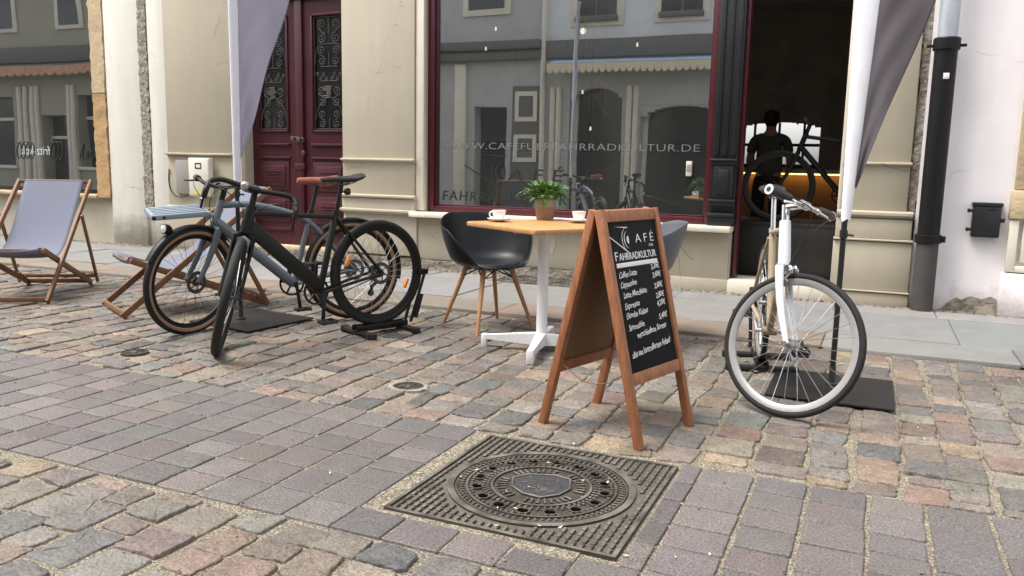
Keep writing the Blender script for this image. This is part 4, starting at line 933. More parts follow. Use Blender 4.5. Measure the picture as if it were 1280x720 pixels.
    if cfg.get('derailleur'):
        mb = MB(); mb.rbox(-.02, .02, -.06, -.045, -.09, -.02, .006); mb.tube([(.015, -.052, -.09), (.03, -.052, -.14)], .012, 8); mb.tube([(.03, -.058, -.14), (.03, -.046, -.14)], .022, 12); mb.tube([(.015, -.058, -.085), (.015, -.046, -.085)], .02, 12); part(mb, 'rear_derailleur', 'bike_black')
    # seat
    mb = MB(); mb.tube([clu - sdir * .02, sad - sdir * .035], cfg.get('post_r', .0135), 12); mb.tube([clu - sdir * .005, clu + sdir * .02], .022, 14); part(mb, 'seat_post', cfg.get('post', 'bike_black'))
    mb = MB(); secs = [(.155, .014, .0, .02), (.14, .02, .004, .03), (.06, .024, .006, .035), (0, .036, .004, .04), (-.06, .064, .006, .042), (-.1, .073, .012, .04), (-.125, .066, .016, .034), (-.132, .045, .017, .02)]
    n = 16; vs = []; fs = []
    for (x, hw, z, h) in secs:
        for k in range(n): t = 2 * math.pi * k / n; vs.append(sad + Vector((x, hw * math.cos(t), z - h * .5 + (h * cfg.get('saddle_h', .5)) * math.sin(t) * (1 if math.sin(t) > 0 else 1.1))))
    for i in range(len(secs) - 1):
        for k in range(n): fs.append((i * n + k, i * n + (k + 1) % n, (i + 1) * n + (k + 1) % n, (i + 1) * n + k))
    fs += [tuple(range(n)), tuple((len(secs) - 1) * n + k for k in range(n))]
    mb.add(vs, fs)
    sdl = part(mb, 'saddle', cfg.get('saddle', 'black_plastic'))
    mb = MB()
    for s in (-1, 1): mb.tube(smooth_path([sad + Vector((.12, s * .008, -.02)), sad + Vector((.04, s * .02, -.045)), sad + Vector((-.04, s * .022, -.045)), sad + Vector((-.1, s * .035, -.02))], 5), .0035, 6)
    mb.rbox(-.02, .02, -.025, .025, -.055, -.03, .006, TX(*sad)); part(mb, 'saddle_rails', 'steel', UP, sdl)
    # bars
    bc = A + a * cfg.get('bar', .64) + f * cfg.get('stem', .08); Hm = cfg.get('bar_m', 'bike_black')
    def sym(pts): L_ = [Vector((-p[0], -p[1], p[2])) if False else Vector((p[0], -p[1], p[2])) for p in reversed(pts)]; return [bc + q for q in L_] + [bc + Vector(p) for p in pts]
    hb_ = {'ram': [(0, .03, 0), (0, .17, .012), (.004, .215, .006), (.03, .245, -.012), (.055, .252, -.05), (.06, .256, -.10)],
           'flat': [(0, .03, 0), (.0, .1, .0), (-.015, .16, .012), (-.05, .23, .014), (-.085, .295, .012)],
           'straight': [(0, .03, 0), (0, .12, .0), (-.006, .2, .004), (-.016, .285, .006)]}[cfg['bars']]
    mb = MB(); mb.tube(smooth_path(sym(hb_), 6), .0125 if cfg['bars'] != 'ram' else .0155, 12); hbar = part(mb, 'handlebar', Hm, FB)
    mb = MB(); mb.tube([hu + a * .0, A + a * (cfg.get('bar', .64) + .012)], .019, 14); mb.tube([A + a * cfg.get('bar', .64), bc], .017, 12); mb.tube([bc - Vector((0, .028, 0)), bc + Vector((0, .028, 0))], .021, 14); part(mb, 'stem', cfg.get('stem_m', Hm), FB)
    for s in (-1, 1):
        q = [Vector((p[0], s * p[1], p[2])) + bc for p in hb_]
        if cfg['bars'] == 'ram': g0, g1 = q[-3], q[-1]; pts = [q[-3], q[-2], q[-1]]
        else: g0, g1 = q[-2], q[-1]; pts = [q[1] * .75 + q[2] * .25, q[2], g1] if cfg['bars'] == 'straight' else [g0 + (g1 - g0) * -.1, g1]
        mb = MB(); gr = cfg.get('grip_r', .017); mb.tube(smooth_path(pts, 4), gr, 12); 
        part(mb, 'grip', cfg.get('grip', 'black_plastic'), FB, hbar)
        if cfg.get('ring_end'):
            mb = MB(); dr = (g1 - g0).normalized(); mb.tube([g1, g1 + dr * .005], gr * 1.05, 16); part(mb, 'bar_end_ring', 'white_paint', FB, hbar); mb = MB(); mb.tube([g1 + dr * .005, g1 + dr * .007], gr * .55, 12); part(mb, 'bar_end_plug', 'black_plastic', FB, hbar)
        lv = cfg.get('lever', 'bike_black'); mb = MB()
        if cfg['bars'] == 'ram': mb.tube(smooth_path([q[-3] + Vector((.01, 0, -.01)), q[-3] + Vector((.05, s * .008, -.03)), q[-3] + Vector((.062, s * .01, -.09)), q[-3] + Vector((.052, s * .012, -.145))], 5), .007, 8)
        else:
            p = q[1] * .9 + q[0] * .1 if cfg['bars'] == 'straight' else q[-2]; mb.tube([p + Vector((0, 0, 0)), p + Vector((.022, s * -.005, -.008))], .013, 10); mb.tube(smooth_path([p + Vector((.02, -s * .01, -.008)), p + Vector((.04, s * .03, -.016)), p + Vector((.03, s * .10, -.022))], 5), .006, 8)
        part(mb, 'brake_lever', lv, FB, hbar)
        if not simple:
            p = q[-3 if cfg['bars'] == 'ram' else -2]
            mb = MB(); mb.tube(smooth_path([p + Vector((.02, 0, 0)), p * .5 + bc * .5 + Vector((.10, 0, -.02)), bc + Vector((.07, s * .03, -.12)), hl + Vector((.045, s * .035, -.02))], 8), .0026, 6); part(mb, 'cable', 'black_plastic', FB, hbar)
    if cfg.get('bell'): mb = MB(); mb.lathe([(.0, .03), (.014, .029), (.023, .02), (.026, .004), (.02, 0)], 18, TX(*(bc + Vector((.012, -.055, .012)))) @ Matrix.Rotation(R(75), 4, 'Y')); part(mb, 'bell', 'silver', FB, hbar)
    if cfg.get('tail'):
        p = sad - sdir * .10 + Vector((-.04, 0, 0)); mb = MB(); mb.tube([p, p + Vector((-.025, 0, 0))], .022, 14); mb.tube([p, p + Vector((.05, 0, 0))], .006, 8); part(mb, 'tail_light', 'dark_tail')
    # mudguards
    def guard(T, a0, a1, n=26):
        mb = MB(); rg_ = Rw + .018; vs = []; fs = []
        prof = [(-.028, -.014), (-.02, -.003), (0, 0), (.02, -.003), (.028, -.014)]
        for i in range(n + 1):
            t = a0 + (a1 - a0) * i / n
            for (y, d) in prof: vs.append(((rg_ + d) * math.cos(t), y, (rg_ + d) * math.sin(t)))
            for (y, d) in prof: vs.append(((rg_ + d - .003) * math.cos(t), y * .95, (rg_ + d - .003) * math.sin(t)))
        m_ = len(prof) * 2; order = [0, 1, 2, 3, 4, 9, 8, 7, 6, 5]
        for i in range(n):
            for k in range(m_): p, q = order[k], order[(k + 1) % m_]; fs.append((i * m_ + p, i * m_ + q, (i + 1) * m_ + q, (i + 1) * m_ + p))
        fs.append(tuple(order)); fs.append(tuple(n * m_ + k for k in order)); mb.add(vs, fs)
        return mb
    if cfg.get('guards'):
        part(guard(None, R(55), R(195)), 'mudguard', 'bike_black'); part(guard(None, R(28), R(140)), 'mudguard', 'bike_black', FK @ TX(wb, 0, 0))
    if cfg.get('rack'):
        rk = cfg['rack']; x0, x1, z = wb - .11, wb + .215, .455; mb = MB(); RK = UP @ TX(x0, 0, z) @ Matrix.Rotation(R(-9), 4, 'X') @ Matrix.Rotation(R(3), 4, 'Y') @ TX(-x0, 0, -z)
        for s in (-1, 1): mb.bar((x0, s * .15, z), (x1, s * .15, z), .024, .036, .009)
        mb.bar((x1, -.15, z), (x1, .15, z), .024, .036, .009); mb.bar((x0, -.15, z), (x0, .15, z), .032, .02, .008)
        for yy in (-.09, -.03, .03, .09): mb.bar((x0, yy, z + .012), (x1, yy, z + .012), .026, .012, .005)
        mb.bar((x0 + .03, 0, z - .02), hl + a * .06 + f * .02, .04, .03, .008); r_ = part(mb, 'front_rack', rk, RK)
        mb = MB(); mb.tube(smooth_path([(x0 + .01, -.05, z), (x0 + .01, -.05, z + .07), (x0 + .01, 0, z + .085), (x0 + .01, .05, z + .07), (x0 + .01, .05, z)], 6), .006, 8); part(mb, 'rack_hoop', 'silver', RK, r_)
        mb = MB()
        for s in (-1, 1): mb.tube([(x1 - .0, s * .166, z), (x1, s * .17, z)], .012, 12); mb.tube([(x1 - .06, s * .16, z), (x1 - .06, s * .168, z)], .008, 10)
        part(mb, 'rack_bolt', 'bike_black', RK, r_)
        t = R(80); c = Vector((wb, 0, 0)) + Vector((math.cos(R(62)) * (Rw + .05), 0, math.sin(R(62)) * (Rw + .05)))
        mb = MB(); mb.lathe([(.0, -.03), (.02, -.028), (.03, -.01), (.032, .02), (.028, .024)], 18, TX(*c) @ Matrix.Rotation(R(80), 4, 'Y')); mb.tube([c, c + Vector((-.05, 0, -.02))], .008, 8); hl_ = part(mb, 'headlight', 'bike_black', FK)
        mb = MB(); mb.lathe([(.026, .024), (.0, .03)], 18, TX(*c) @ Matrix.Rotation(R(80), 4, 'Y')); part(mb, 'lens', 'lens', FK, hl_)
    if cfg.get('rim_brake'):
        p = hl + f * .02 - a * .03; mb = MB()
        for s in (-1, 1): mb.tube(smooth_path([p + Vector((.025, s * .005, .02)), p + Vector((.03, s * .035, -.0)), p + Vector((.012, s * .03, -.05))], 5), .008, 8); mb.rbox(-.03, .03, -.006, .006, -.008, .008, .003, TX(*(p + Vector((.0, s * .02, -.055)))))
        mb.tube([p + Vector((-.01, 0, .012)), p + Vector((.04, 0, .012))], .010, 10); part(mb, 'rim_brake', 'chrome', FK)
    if cfg.get('battery'): mb = MB(); p = hl.lerp(bb, .55); mb.bar(hl.lerp(bb, .62) + Vector((.03, .0, .05)), hl.lerp(bb, .8) + Vector((.03, 0, .05)), .05, .03, .01, side=(0, 1, 0)); part(mb, 'drive_unit', 'bike_black')
    return root

black = bicycle('bicycle', 'matt black bicycle with an angular frame and orange spoke reflectors, held in a floor stand', (-2.9896, 4.5357, .406, -2.005, .0007, .058, 1.10),
    dict(R=.35, wb=1.05, tr=.0215, tr_front=.027, frame='bike_black', fork='bike_black', rim='bike_black', square=True, bars='ram', hu=.55, bar=.64, sad=.745, clu=.5, bell=True, tail=True, disc=True, reflectors=(R(205), R(25)), crank=R(100), spoke='silver', battery=True, derailleur=True, spoke_r=.0011))
blue = bicycle('bicycle', 'grey blue bicycle with a front carrier rack, tan tyre sides and a brown leather saddle', (-3.4018, 4.8378, .366, -2.1762, .0622, .0199, .5138),
    dict(R=.355, wb=1.1, tr=.024, frame='blue_grey', fork='blue_grey', rim='bike_black', sidewall='tan_rubber', curved=True, bars='flat', hu=.56, bar=.64, sad=.75, clu=.5, saddle='brown_leather', saddle_h=.72, guards=True, rack='rack_blue', disc=True, crank=R(85), dt=.035, grip_r=.021, blade=(.024, .015)))
white = bicycle('bicycle', 'white and pale wood bicycle with its front wheel turned sideways, parked by the doorway', (-.5539, 4.8362, .374, -1.354, .005, .032, 1.03),
    dict(R=.337, wb=1.0, tr=.0155, blade=(.020, .0115), blade_flat=.6, frame='wood_frame', fork='white_paint', rim='rim_silver', wood=True, bars='straight', hu=.585, bar=.655, stem=.095, bar_twist=-6, sad=.77, clu=.53, post='chrome', stem_m='chrome', bar_m='chrome', grip_r=.022, ring_end=True, lever='chrome', rim_brake=True, hub='silver', spoke='chrome', spoke_r=.0014, crank=R(160), crank_m='silver', pedal_m='black_plastic', toe_strap=True, chain='silver', dt=.018))
dark_cfg = dict(R=.34, wb=1.0, tr=.016, frame='bike_black', fork='bike_black', rim='bike_black', bars='straight', simple=True, spoke_r=.0012)
disp = bicycle('display_bicycle', 'dark bicycle on the platform just inside the doorway', (.12, 8.36, .982, math.pi + .08, 0, 0, .05), dark_cfg, None)

def floor_stand(name, label, T):
    """a low stand that grips a rear wheel: channel, two cross feet, sprung arm. x runs along the wheel"""
    o = bpy.data.objects.new(name, None); COL.objects.link(o); tag(o, label, 'bike stand'); o.matrix_world = T
    mb = MB(); mb.rbox(-.2, .2, -.034, -.022, .03, .066, .005); mb.rbox(-.2, .2, .022, .034, .03, .066, .005); mb.rbox(-.2, .2, -.03, .03, .022, .032, .003); mb.rbox(-.05, .03, .034, .037, .036, .058, .001); mb.build('wheel_channel', 'bike_black', o)
    for x in (-.17, .17):
        mb = MB(); mb.rbox(x - .025, x + .025, -.17, .17, .008, .034, .008)
        for s in (-1, 1): mb.lathe([(.03, 0), (.034, .01), (.03, .036), (.01, .04)], 14, TX(x, s * .17, 0))
        mb.build('cross_foot', 'black_plastic', o)
    mb = MB()
    for s in (-1, 1): mb.tube([(-.22, s * .034, .05), (-.33, s * .04, .38)], .011, 8)
    mb.tube([(-.25, .05, .08), (-.30, .05, .24)], .014, 10); mb.rbox(-.36, -.29, -.05, .05, .37, .41, .01); mb.build('spring_arm', 'bike_black', o)
    return o
def stand_under(b, tr_, name, label, Rw, dz=0):
    Mx = b.matrix_world; p = Mx @ Vector((0, 0, 0)); ex = (Mx.to_3x3() @ Vector((1, 0, 0))); ang = math.atan2(ex.y, ex.x)
    return floor_stand(name, label, TX(p.x, p.y, .002) @ Matrix.Rotation(ang, 4, 'Z'))
stand_under(black, 0, 'bike_stand', 'black floor stand holding the rear wheel of the matt black bicycle', .345)
stand_under(white, 0, 'bike_stand', 'black floor stand under the rear wheel of the white and wood bicycle', .337)

# ------------------------------------------------------------------ beach flags
def beach_flag(name, label, x, y, plate_rz, plate_c, cloth_m, wide, z0, rz, slope):
    o = thing(name, label, 'beach flag', (x, y, 0), rz)
    mb = MB(); T = Matrix.Rotation(-rz, 4, 'Z') @ TX(plate_c[0] - x, plate_c[1] - y, 0) @ Matrix.Rotation(plate_rz, 4, 'Z')
    mb.rbox(-.30, .30, -.30, .30, .006, .018, .006, T); mb.build('base_plate', 'plate', o)
    mb = MB(); mb.tube([(0, 0, .018), (0, 0, .12)], .017, 12); mb.lathe([(.03, .018), (.03, .03), (.02, .034)], 14); mb.build('socket', 'steel', o)
    mb = MB(); mb.tube([(0, 0, .1), (0, 0, z0 + .1)], .0145, 12); mb.tube([(0, 0, z0 - .09), (0, 0, z0 - .05)], .02, 12); mb.tube([(.0, 0, z0 - .07), (.05, 0, z0 - .075)], .006, 8)
    top = 3.3; pts = [(0, 0, z0 + .1)] + [(.0 + .35 * max(0, (z - 2.4) / .9) ** 2.2, 0, z) for z in np.linspace(z0 + .2, top, 14)]; mb.tube(pts, [.0145] * 3 + [.012] * 12, 10); mb.build('pole', 'plate', o)
    # sleeve: white hem wrapped round the pole, wider upward
    n, m_ = 30, 12; vs = []; fs = []
    for i in range(n + 1):
        z = z0 + (top - z0) * i / n; cx = .35 * max(0, (z - 2.4) / .9) ** 2.2; hw = wide[0] + (wide[1] - wide[0]) * min(1, (z - z0) / 1.1)
        for k in range(m_):
            t = 2 * math.pi * k / m_; r1 = .018 + .003 * math.sin(z * 23 + k)
            vs.append((cx + (hw - .018) * .6 + hw * math.cos(t), r1 * math.sin(t) * (1 - .45 * max(0, math.cos(t))), z + .01 * math.sin(k * 2.1)))
    for i in range(n):
        for k in range(m_): fs.append((i * m_ + k, i * m_ + (k + 1) % m_, (i + 1) * m_ + (k + 1) % m_, (i + 1) * m_ + k))
    mb = MB(); mb.add(vs, fs); mb.build('sleeve', 'flag_white', o, angle=80)
    # cloth: narrow at the foot, widening upward, softly waved
    vs = []; fs = []; n, m_ = 110, 26
    for i in range(n + 1):
        z = z0 + .18 + (top - z0 - .18) * i / n; hw = wide[0] + (wide[1] - wide[0]) * min(1, (z - z0) / 1.1)
        cx = .35 * max(0, (z - 2.4) / .9) ** 2.2 + (hw - .018) * .6 + hw * .9
        q = (z - z0 - .18); e = cx + min(.72, .005 + slope * q) * (1 - max(0, (z - 2.7) / .6) ** 2 * .75)
        for k in range(m_ + 1):
            u = k / m_; d = .022 * math.sin(5.5 * u * (e - cx) / .3 + 2.2 * z) * u + .016 * math.sin(9 * z + 5 * u + 1.3 * math.sin(4 * z)) * u * (1 - u) + .007 * math.sin(13 * z - 9 * u + 2 * math.sin(3.1 * z)) * (1 - u) * min(1, 4 * u)
            vs.append((cx + (e - cx) * u, d, z - .02 * u))
    for i in range(n):
        for k in range(m_): a_ = i * (m_ + 1) + k; fs.append((a_, a_ + 1, a_ + m_ + 2, a_ + m_ + 1))
    mb = MB(); mb.add(vs, fs); cl = mb.build('cloth', cloth_m, o, angle=80)
    md = cl.modifiers.new('s', 'SOLIDIFY'); md.thickness = .0015
    return o
beach_flag('beach_flag', 'lavender beach flag with a white sleeve, in front of the maroon door', -4.02, 4.37, R(-7), (-3.96, 4.42), 'flag_light', (.026, .034), .965, R(66), .33)
beach_flag('beach_flag', 'shade-painted mauve grey beach flag with a white sleeve, beside the doorway on the right', -.14, 4.50, R(0), (-.14, 4.46), 'flag_shaded', (.024, .058), .885, R(-12), .275)

# ------------------------------------------------------------------ deck chairs
def deck_chair(label, x, y, rz):
    o = thing('deck_chair', label, 'deck chair', (x, y, 0), rz, 'wooden deck chairs')
    def bars(n, L, wd=.024, th=.04):
        for a, b in L: mb = MB(); mb.bar(a, b, wd, th, .005, side=(1, 0, 0)); mb.build(n, 'teak', o)
    W = .29
    bars('long_rail', [((s * W, 0, .02), (s * W, 1.1, .915)) for s in (-1, 1)], .045, .024)
    bars('seat_rail', [((s * (W - .035), .08, .41), (s * (W - .035), 1.07, .02)) for s in (-1, 1)], .045, .024)
    bars('prop', [((s * (W + .03), .74, .64), (s * (W + .03), 1.04, .03)) for s in (-1, 1)], .034, .02)
    def cross(n, y_, z_, w_, wd=.03, th=.03):
        mb = MB(); mb.bar((-w_, y_, z_), (w_, y_, z_), wd, th, .006); mb.build(n, 'teak', o)
    cross('front_foot_bar', .012, .04, W, .02, .04); cross('top_bar', 1.085, .905, W - .01); cross('seat_front_bar', .09, .405, W - .03, .03, .03); cross('rear_bar', 1.04, .04, W - .04, .02, .04); cross('prop_bar', 1.0, .09, W + .03, .018, .03)
    mb = MB()
    for s in (-1, 1):
        for k in range(3): mb.rbox(s * (W - .035) - .02, s * (W - .035) + .02, .86 + k * .05, .88 + k * .05, .115 - k * .02, .135 - k * .02, .004)
    mb.build('notch_block', 'teak', o)
    pr = smooth_path([(0, 1.10, .895), (0, 1.085, .925), (0, 1.055, .895), (0, .90, .71), (0, .74, .535), (0, .58, .40), (0, .42, .335), (0, .27, .35), (0, .14, .415), (0, .085, .432), (0, .066, .415), (0, .08, .385)], 6)
    vs = []; fs = []; m_ = 14
    for p in pr:
        for k in range(m_ + 1):
            u = -1 + 2 * k / m_; sag = -.018 * (1 - u * u) * max(0, 1 - abs(p.z - .45) / .45); vs.append((u * (W - .055) * (1 - .03 * math.exp(-((p.z - .5) / .2) ** 2)), p.y - sag * .4, p.z + sag))
    for i in range(len(pr) - 1):
        for k in range(m_): a_ = i * (m_ + 1) + k; fs.append((a_, a_ + 1, a_ + m_ + 2, a_ + m_ + 1))
    mb = MB(); mb.add(vs, fs); sl_ = mb.build('sling', 'sling', o, angle=80); md = sl_.modifiers.new('s', 'SOLIDIFY'); md.thickness = .003
    return o
deck_chair('deck chair with grey blue canvas standing alone at the far left before the dark window', -5.97, 4.0, R(33))
deck_chair('deck chair with grey blue canvas partly hidden behind the grey blue bicycle', -5.02, 4.15, R(-28))

# ------------------------------------------------------------------ table, chairs, cups, plant
tb = thing('bistro_table', 'square oak topped bistro table on a white four armed pedestal', 'table', (-1.82, 4.57, 0))
mb = MB(); mb.rbox(-.37, .37, -.37, .37, .745, .775, .008, TX(-.02, .12, 0) @ Matrix.Rotation(R(-31.8), 4, 'Z')); mb.build('table_top', 'table_wood', tb)
mb = MB(); mb.tube([(0, 0, .06), (0, 0, .735)], .034, 24); mb.rbox(-.16, .16, -.16, .16, .733, .746, .004, Matrix.Rotation(R(12), 4, 'Z')); mb.build('column', 'white_metal', tb)
for k in range(4):
    T = Matrix.Rotation(R(12 + 90 * k), 4, 'Z'); mb = MB()
    vs = [(0, -.03, .035), (0, .03, .035), (0, .03, .115), (0, -.03, .115), (.36, -.018, .055), (.36, .018, .055), (.36, .018, .08), (.36, -.018, .08)]
    mb.add(vs, [(0, 1, 2, 3), (4, 7, 6, 5), (0, 4, 5, 1), (1, 5, 6, 2), (2, 6, 7, 3), (3, 7, 4, 0)], T); mb.rbox(.345, .38, -.021, .021, .0, .085, .006, T); mb.build('foot', 'white_metal', tb)
def shell_chair(label, x, y, rz, m):
    """a bucket shell on four splayed legs; the sitter faces +x"""
    o = thing('shell_chair', label, 'chair', (x, y, 0), rz)
    nt_, a_, b_ = 72, .23, .25; vs = []; fs = []; rows = []
    def h(t):
        q = abs((t + math.pi) % (2 * math.pi) - math.pi); u1 = min(1, max(0, (q - R(34)) / R(62))); u1 = u1 * u1 * (3 - 2 * u1); u2 = min(1, max(0, (q - R(90)) / R(70))); u2 = u2 * u2 * (3 - 2 * u2); return .015 + .24 * u1 + .09 * u2
    for (rho, dz) in ((.0, -.012), (.3, -.011), (.6, -.006), (.85, .006)): rows.append([(a_ * rho * math.cos(2 * math.pi * k / nt_), b_ * rho * math.sin(2 * math.pi * k / nt_), .445 + dz) for k in range(nt_)])
    for j in range(1, 11):
        s = j / 10; r = []
        for k in range(nt_):
            t = 2 * math.pi * k / nt_; hh = h(t); sp_ = 1 + (.20 * min(1, hh / .2)) * (1 - (1 - s) ** 2) + .05 * s; e = .05 * s * max(0, -math.cos(t))
            px = a_ * sp_ * math.cos(t) - e; py = b_ * sp_ * math.sin(t) * (1 + .05 * s)
            r.append((px, py, .448 + .012 * (1 - s) + hh * s - (.02 * s if hh < .05 else 0)))
        rows.append(r)
    for r in rows: vs += r
    for i in range(len(rows) - 1):
        for k in range(nt_): fs.append((i * nt_ + k, i * nt_ + (k + 1) % nt_, (i + 1) * nt_ + (k + 1) % nt_, (i + 1) * nt_ + k))
    mb = MB(); mb.add(vs, fs); s_ = mb.build('shell', m, o, angle=80); md = s_.modifiers.new('t', 'SOLIDIFY'); md.thickness = .009; md.offset = 1; bv = s_.modifiers.new('s', 'SUBSURF'); bv.levels = bv.render_levels = 1
    mb = MB(); prof = [(0, .463), (.19, .466), (.205, .460), (.21, .452), (.19, .446)]; mb.lathe(prof, 40, Matrix.Scale(1.07, 4, (0, 1, 0))); mb.build('seat_pad', m, o, angle=60)
    for k in range(4):
        d = Vector((math.cos(R(45 + 90 * k)), math.sin(R(45 + 90 * k)), 0)); mb = MB(); mb.tube([d * .155 + Vector((0, 0, .435)), d * .325 + Vector((0, 0, .0))], [.0185, .0115], 14); mb.build('leg', 'leg_oak', o)
    mb = MB()
    for k in range(4):
        d = Vector((math.cos(R(45 + 90 * k)), math.sin(R(45 + 90 * k)), 0)); e = Vector((math.cos(R(135 + 90 * k)), math.sin(R(135 + 90 * k)), 0)); mb.tube([d * .165 + Vector((0, 0, .405)), d * .06 + Vector((0, 0, .425)), e * .165 * -0 + Vector((0, 0, .43))], .006, 8); mb.tube([d * .185 + Vector((0, 0, .355)), (d + e) * .06 + Vector((0, 0, .42))], .0045, 8); mb.tube([e * .185 + Vector((0, 0, .355)), (d + e) * .06 + Vector((0, 0, .42))], .0045, 8)
    mb.rbox(-.12, .12, -.12, .12, .418, .434, .006); mb.build('leg_brace', 'bike_black', o); return o
shell_chair('black plastic shell chair with oak legs left of the oak table', -2.425, 5.065, R(-31.8), 'chair_black')
shell_chair('plastic shell chair with sky sheen painted grey, mostly hidden behind the chalkboard sign', -1.425, 5.15, R(205), 'chair_sky_sheen')
def cup(label, x, y, rz):
    o = thing('coffee_cup', label, 'cup', (x, y, .776), rz, None)
    mb = MB(); mb.lathe([(.0, .004), (.03, .004), (.055, .010), (.075, .018), (.076, .021), (.055, .0145), (.03, .009), (.0, .009)], 32); mb.build('saucer', 'porcelain', o)
    mb = MB(); mb.lathe([(0, .010), (.026, .010), (.03, .018), (.039, .04), (.044, .068), (.0445, .072), (.042, .072), (.037, .042), (.028, .02), (0, .016)], 32); mb.build('cup_body', 'porcelain', o)
    mb = MB(); mb.tube(arc((.042, 0, .045), .018, R(100), R(-100), 12), .0045, 8); mb.build('handle', 'porcelain', o); return o
cup('white coffee cup on a saucer near the left corner of the oak table', -2.165, 4.66, R(200)); cup('white coffee cup on a saucer right of the potted fern', -1.72, 4.91, R(120))
pl = thing('potted_fern', 'bushy green fern in a woven pot on the oak table', 'plant', (-2.0, 5.03, .776))
mb = MB(); mb.lathe([(0, .0), (.054, .0), (.058, .01), (.068, .082), (.068, .088)], 36); mb.build('woven_basket', 'wicker', pl)
mb = MB(); mb.lathe([(.0685, .085), (.070, .088), (.072, .137), (.068, .138), (.064, .125), (0, .12)], 36); mb.build('pot_rim', 'zinc_pot', pl)
mb = MB(); mst = MB()
for i in range(330):
    az = rng.uniform(0, 2 * math.pi); L_ = rng.uniform(.075, .155) if i > 10 else rng.uniform(.15, .21); el = rng.uniform(.7, 1.55) if i > 14 else rng.uniform(.3, 1.0)
    if i > 16 and rng.random() < .2: el = rng.uniform(1.1, 1.57)
    p = Vector((rng.uniform(-.055, .055), rng.uniform(-.055, .055), .125)); pts = [p.copy()]; drop = rng.uniform(.3, 1.7) if i > 14 else rng.uniform(1.4, 2.8)
    for k in range(10):
        e = el - drop * (k / 10) ** 1.3; p = p + Vector((math.cos(az) * math.cos(e), math.sin(az) * math.cos(e), math.sin(e))) * (L_ / 10); pts.append(p.copy())
    mst.tube(pts, .0012, 4, cap=False)
    side = Vector((-math.sin(az), math.cos(az), 0))
    for k in range(1, 11):
        t = (pts[k] - pts[k - 1]).normalized(); ll = .019 * math.sin(math.pi * (k + 1) / 12.5) + .004; nrm = side.cross(t)
        for s in (-1, 1):
            d = (side * s + t * .35 + nrm * rng.uniform(-.25, .35)).normalized(); q = pts[k]; wv = t * .0052
            mb.add([q - wv, q + d * ll * .5 - wv * .9 + nrm * .002, q + d * ll, q + d * ll * .5 + wv * .9 + nrm * .002, q + wv], [(0, 1, 2, 3, 4)])
mb.build('fern_fronds', 'leaf', pl, smooth=False); mst.build('fern_stems', 'leaf', pl)

# ------------------------------------------------------------------ chalkboard A-sign
sg = thing('chalkboard_sign', 'wooden A frame chalkboard with a handwritten drinks menu', 'sign', (-.80, 3.09, 0), R(73.9))
Wd, Ht, Dp = .452, .955, .235
def panel(back):
    """one leaf of the A frame in its own plane: x across, y up the slope, z outward"""
    L_ = math.hypot(Dp, Ht); up_ = Vector((0, Dp / L_, Ht / L_))
    T = Matrix(((1, 0, 0, 0), (0, up_.y, -up_.z, 0), (0, up_.z, up_.y, 0), (0, 0, 0, 1)))
    if back: T = TX(Wd, .5, 0) @ Matrix.Rotation(math.pi, 4, 'Z') @ T
    for x0 in (0, Wd - .032): mb = MB(); mb.rbox(x0, x0 + .032, 0, L_, -.02, .016, .003); mb.build('leg', 'sign_wood', sg, T=T)
    mb = MB(); mb.rbox(.032, Wd - .032, L_ - .052, L_ - .004, -.018, .013, .003); mb.build('top_bar', 'sign_wood', sg, T=T)
    mb = MB(); mb.rbox(.032, Wd - .032, .255, .305, -.018, .013, .003); mb.build('bottom_bar', 'sign_wood', sg, T=T)
    mb = MB(); mb.rbox(.030, Wd - .030, .30, L_ - .05, -.006, .004, .001); bd = mb.build('board', 'chalkboard' if not back else 'chalkboard', sg, T=T)
    mb = MB(); mb.rbox(.032, Wd - .032, .305, L_ - .052, -.010, -.0065, .001); mb.build('board_back', 'board_back', sg, T=T)
    return T, L_, bd
panel(True); T, L_, bd = panel(False)
bx0, bx1, by0, by1 = .032, Wd - .032, .305, L_ - .052; bw_, bh_ = bx1 - bx0, by1 - by0
def BT(u, v, rot=0): return T @ TX(bx0 + u * bw_, by1 - v * bh_, .0045) @ Matrix.Rotation(rot, 4, 'Z')
pr = []
pr.append(text('printed_lettering', 'AFÉ', .054, 'chalk', bd, BT(.53, .150), width=.150, spacing=1.5, offset=-.0005)); pr.append(text('printed_lettering', 'FÜR', .016, 'chalk', bd, BT(.80, .185), width=.034))
pr.append(text('printed_lettering', 'F', .054, 'chalk', bd, BT(.08, .258), width=.022)); pr.append(text('printed_lettering', 'AHRRADKULTUR', .043, 'chalk', bd, BT(.155, .258), width=.295, offset=.0003))
mk = MB(); mk.rbox(.08 * bw_ + bx0, .92 * bw_ + bx0, by1 - .305 * bh_, by1 - .275 * bh_, .004, .0052, .0003)
lm = MB(); logo_arcs(lm, 0, 0, .048, -.0006, 0)
T3 = T @ TX(bx0 + .40 * bw_, by1 - .125 * bh_, .0045) @ Matrix.Rotation(R(-90), 4, 'X')
mo = [pr]
for p_ in (mk.build('logo_bar', 'chalk', bd, T=T), lm.build('logo_mark', 'chalk', bd, smooth=False, T=T3)): pass
hw_ = []
rows = [('Caffee Latte', .10, .375, .40, '3,20€', .74, .345), ('Cappuccino', .10, .44, .36, '3,60€', .745, .405), ('Latte Macchiato', .12, .51, .54, '2,60€', .745, .48), ('Espresso', .11, .582, .34, '2,80€', .745, .548), ('Elomba Kakao', .11, .645, .50, '4,20€', .745, .605), ('Smoothie', .12, .725, .36, '5,40€', .74, .695)]
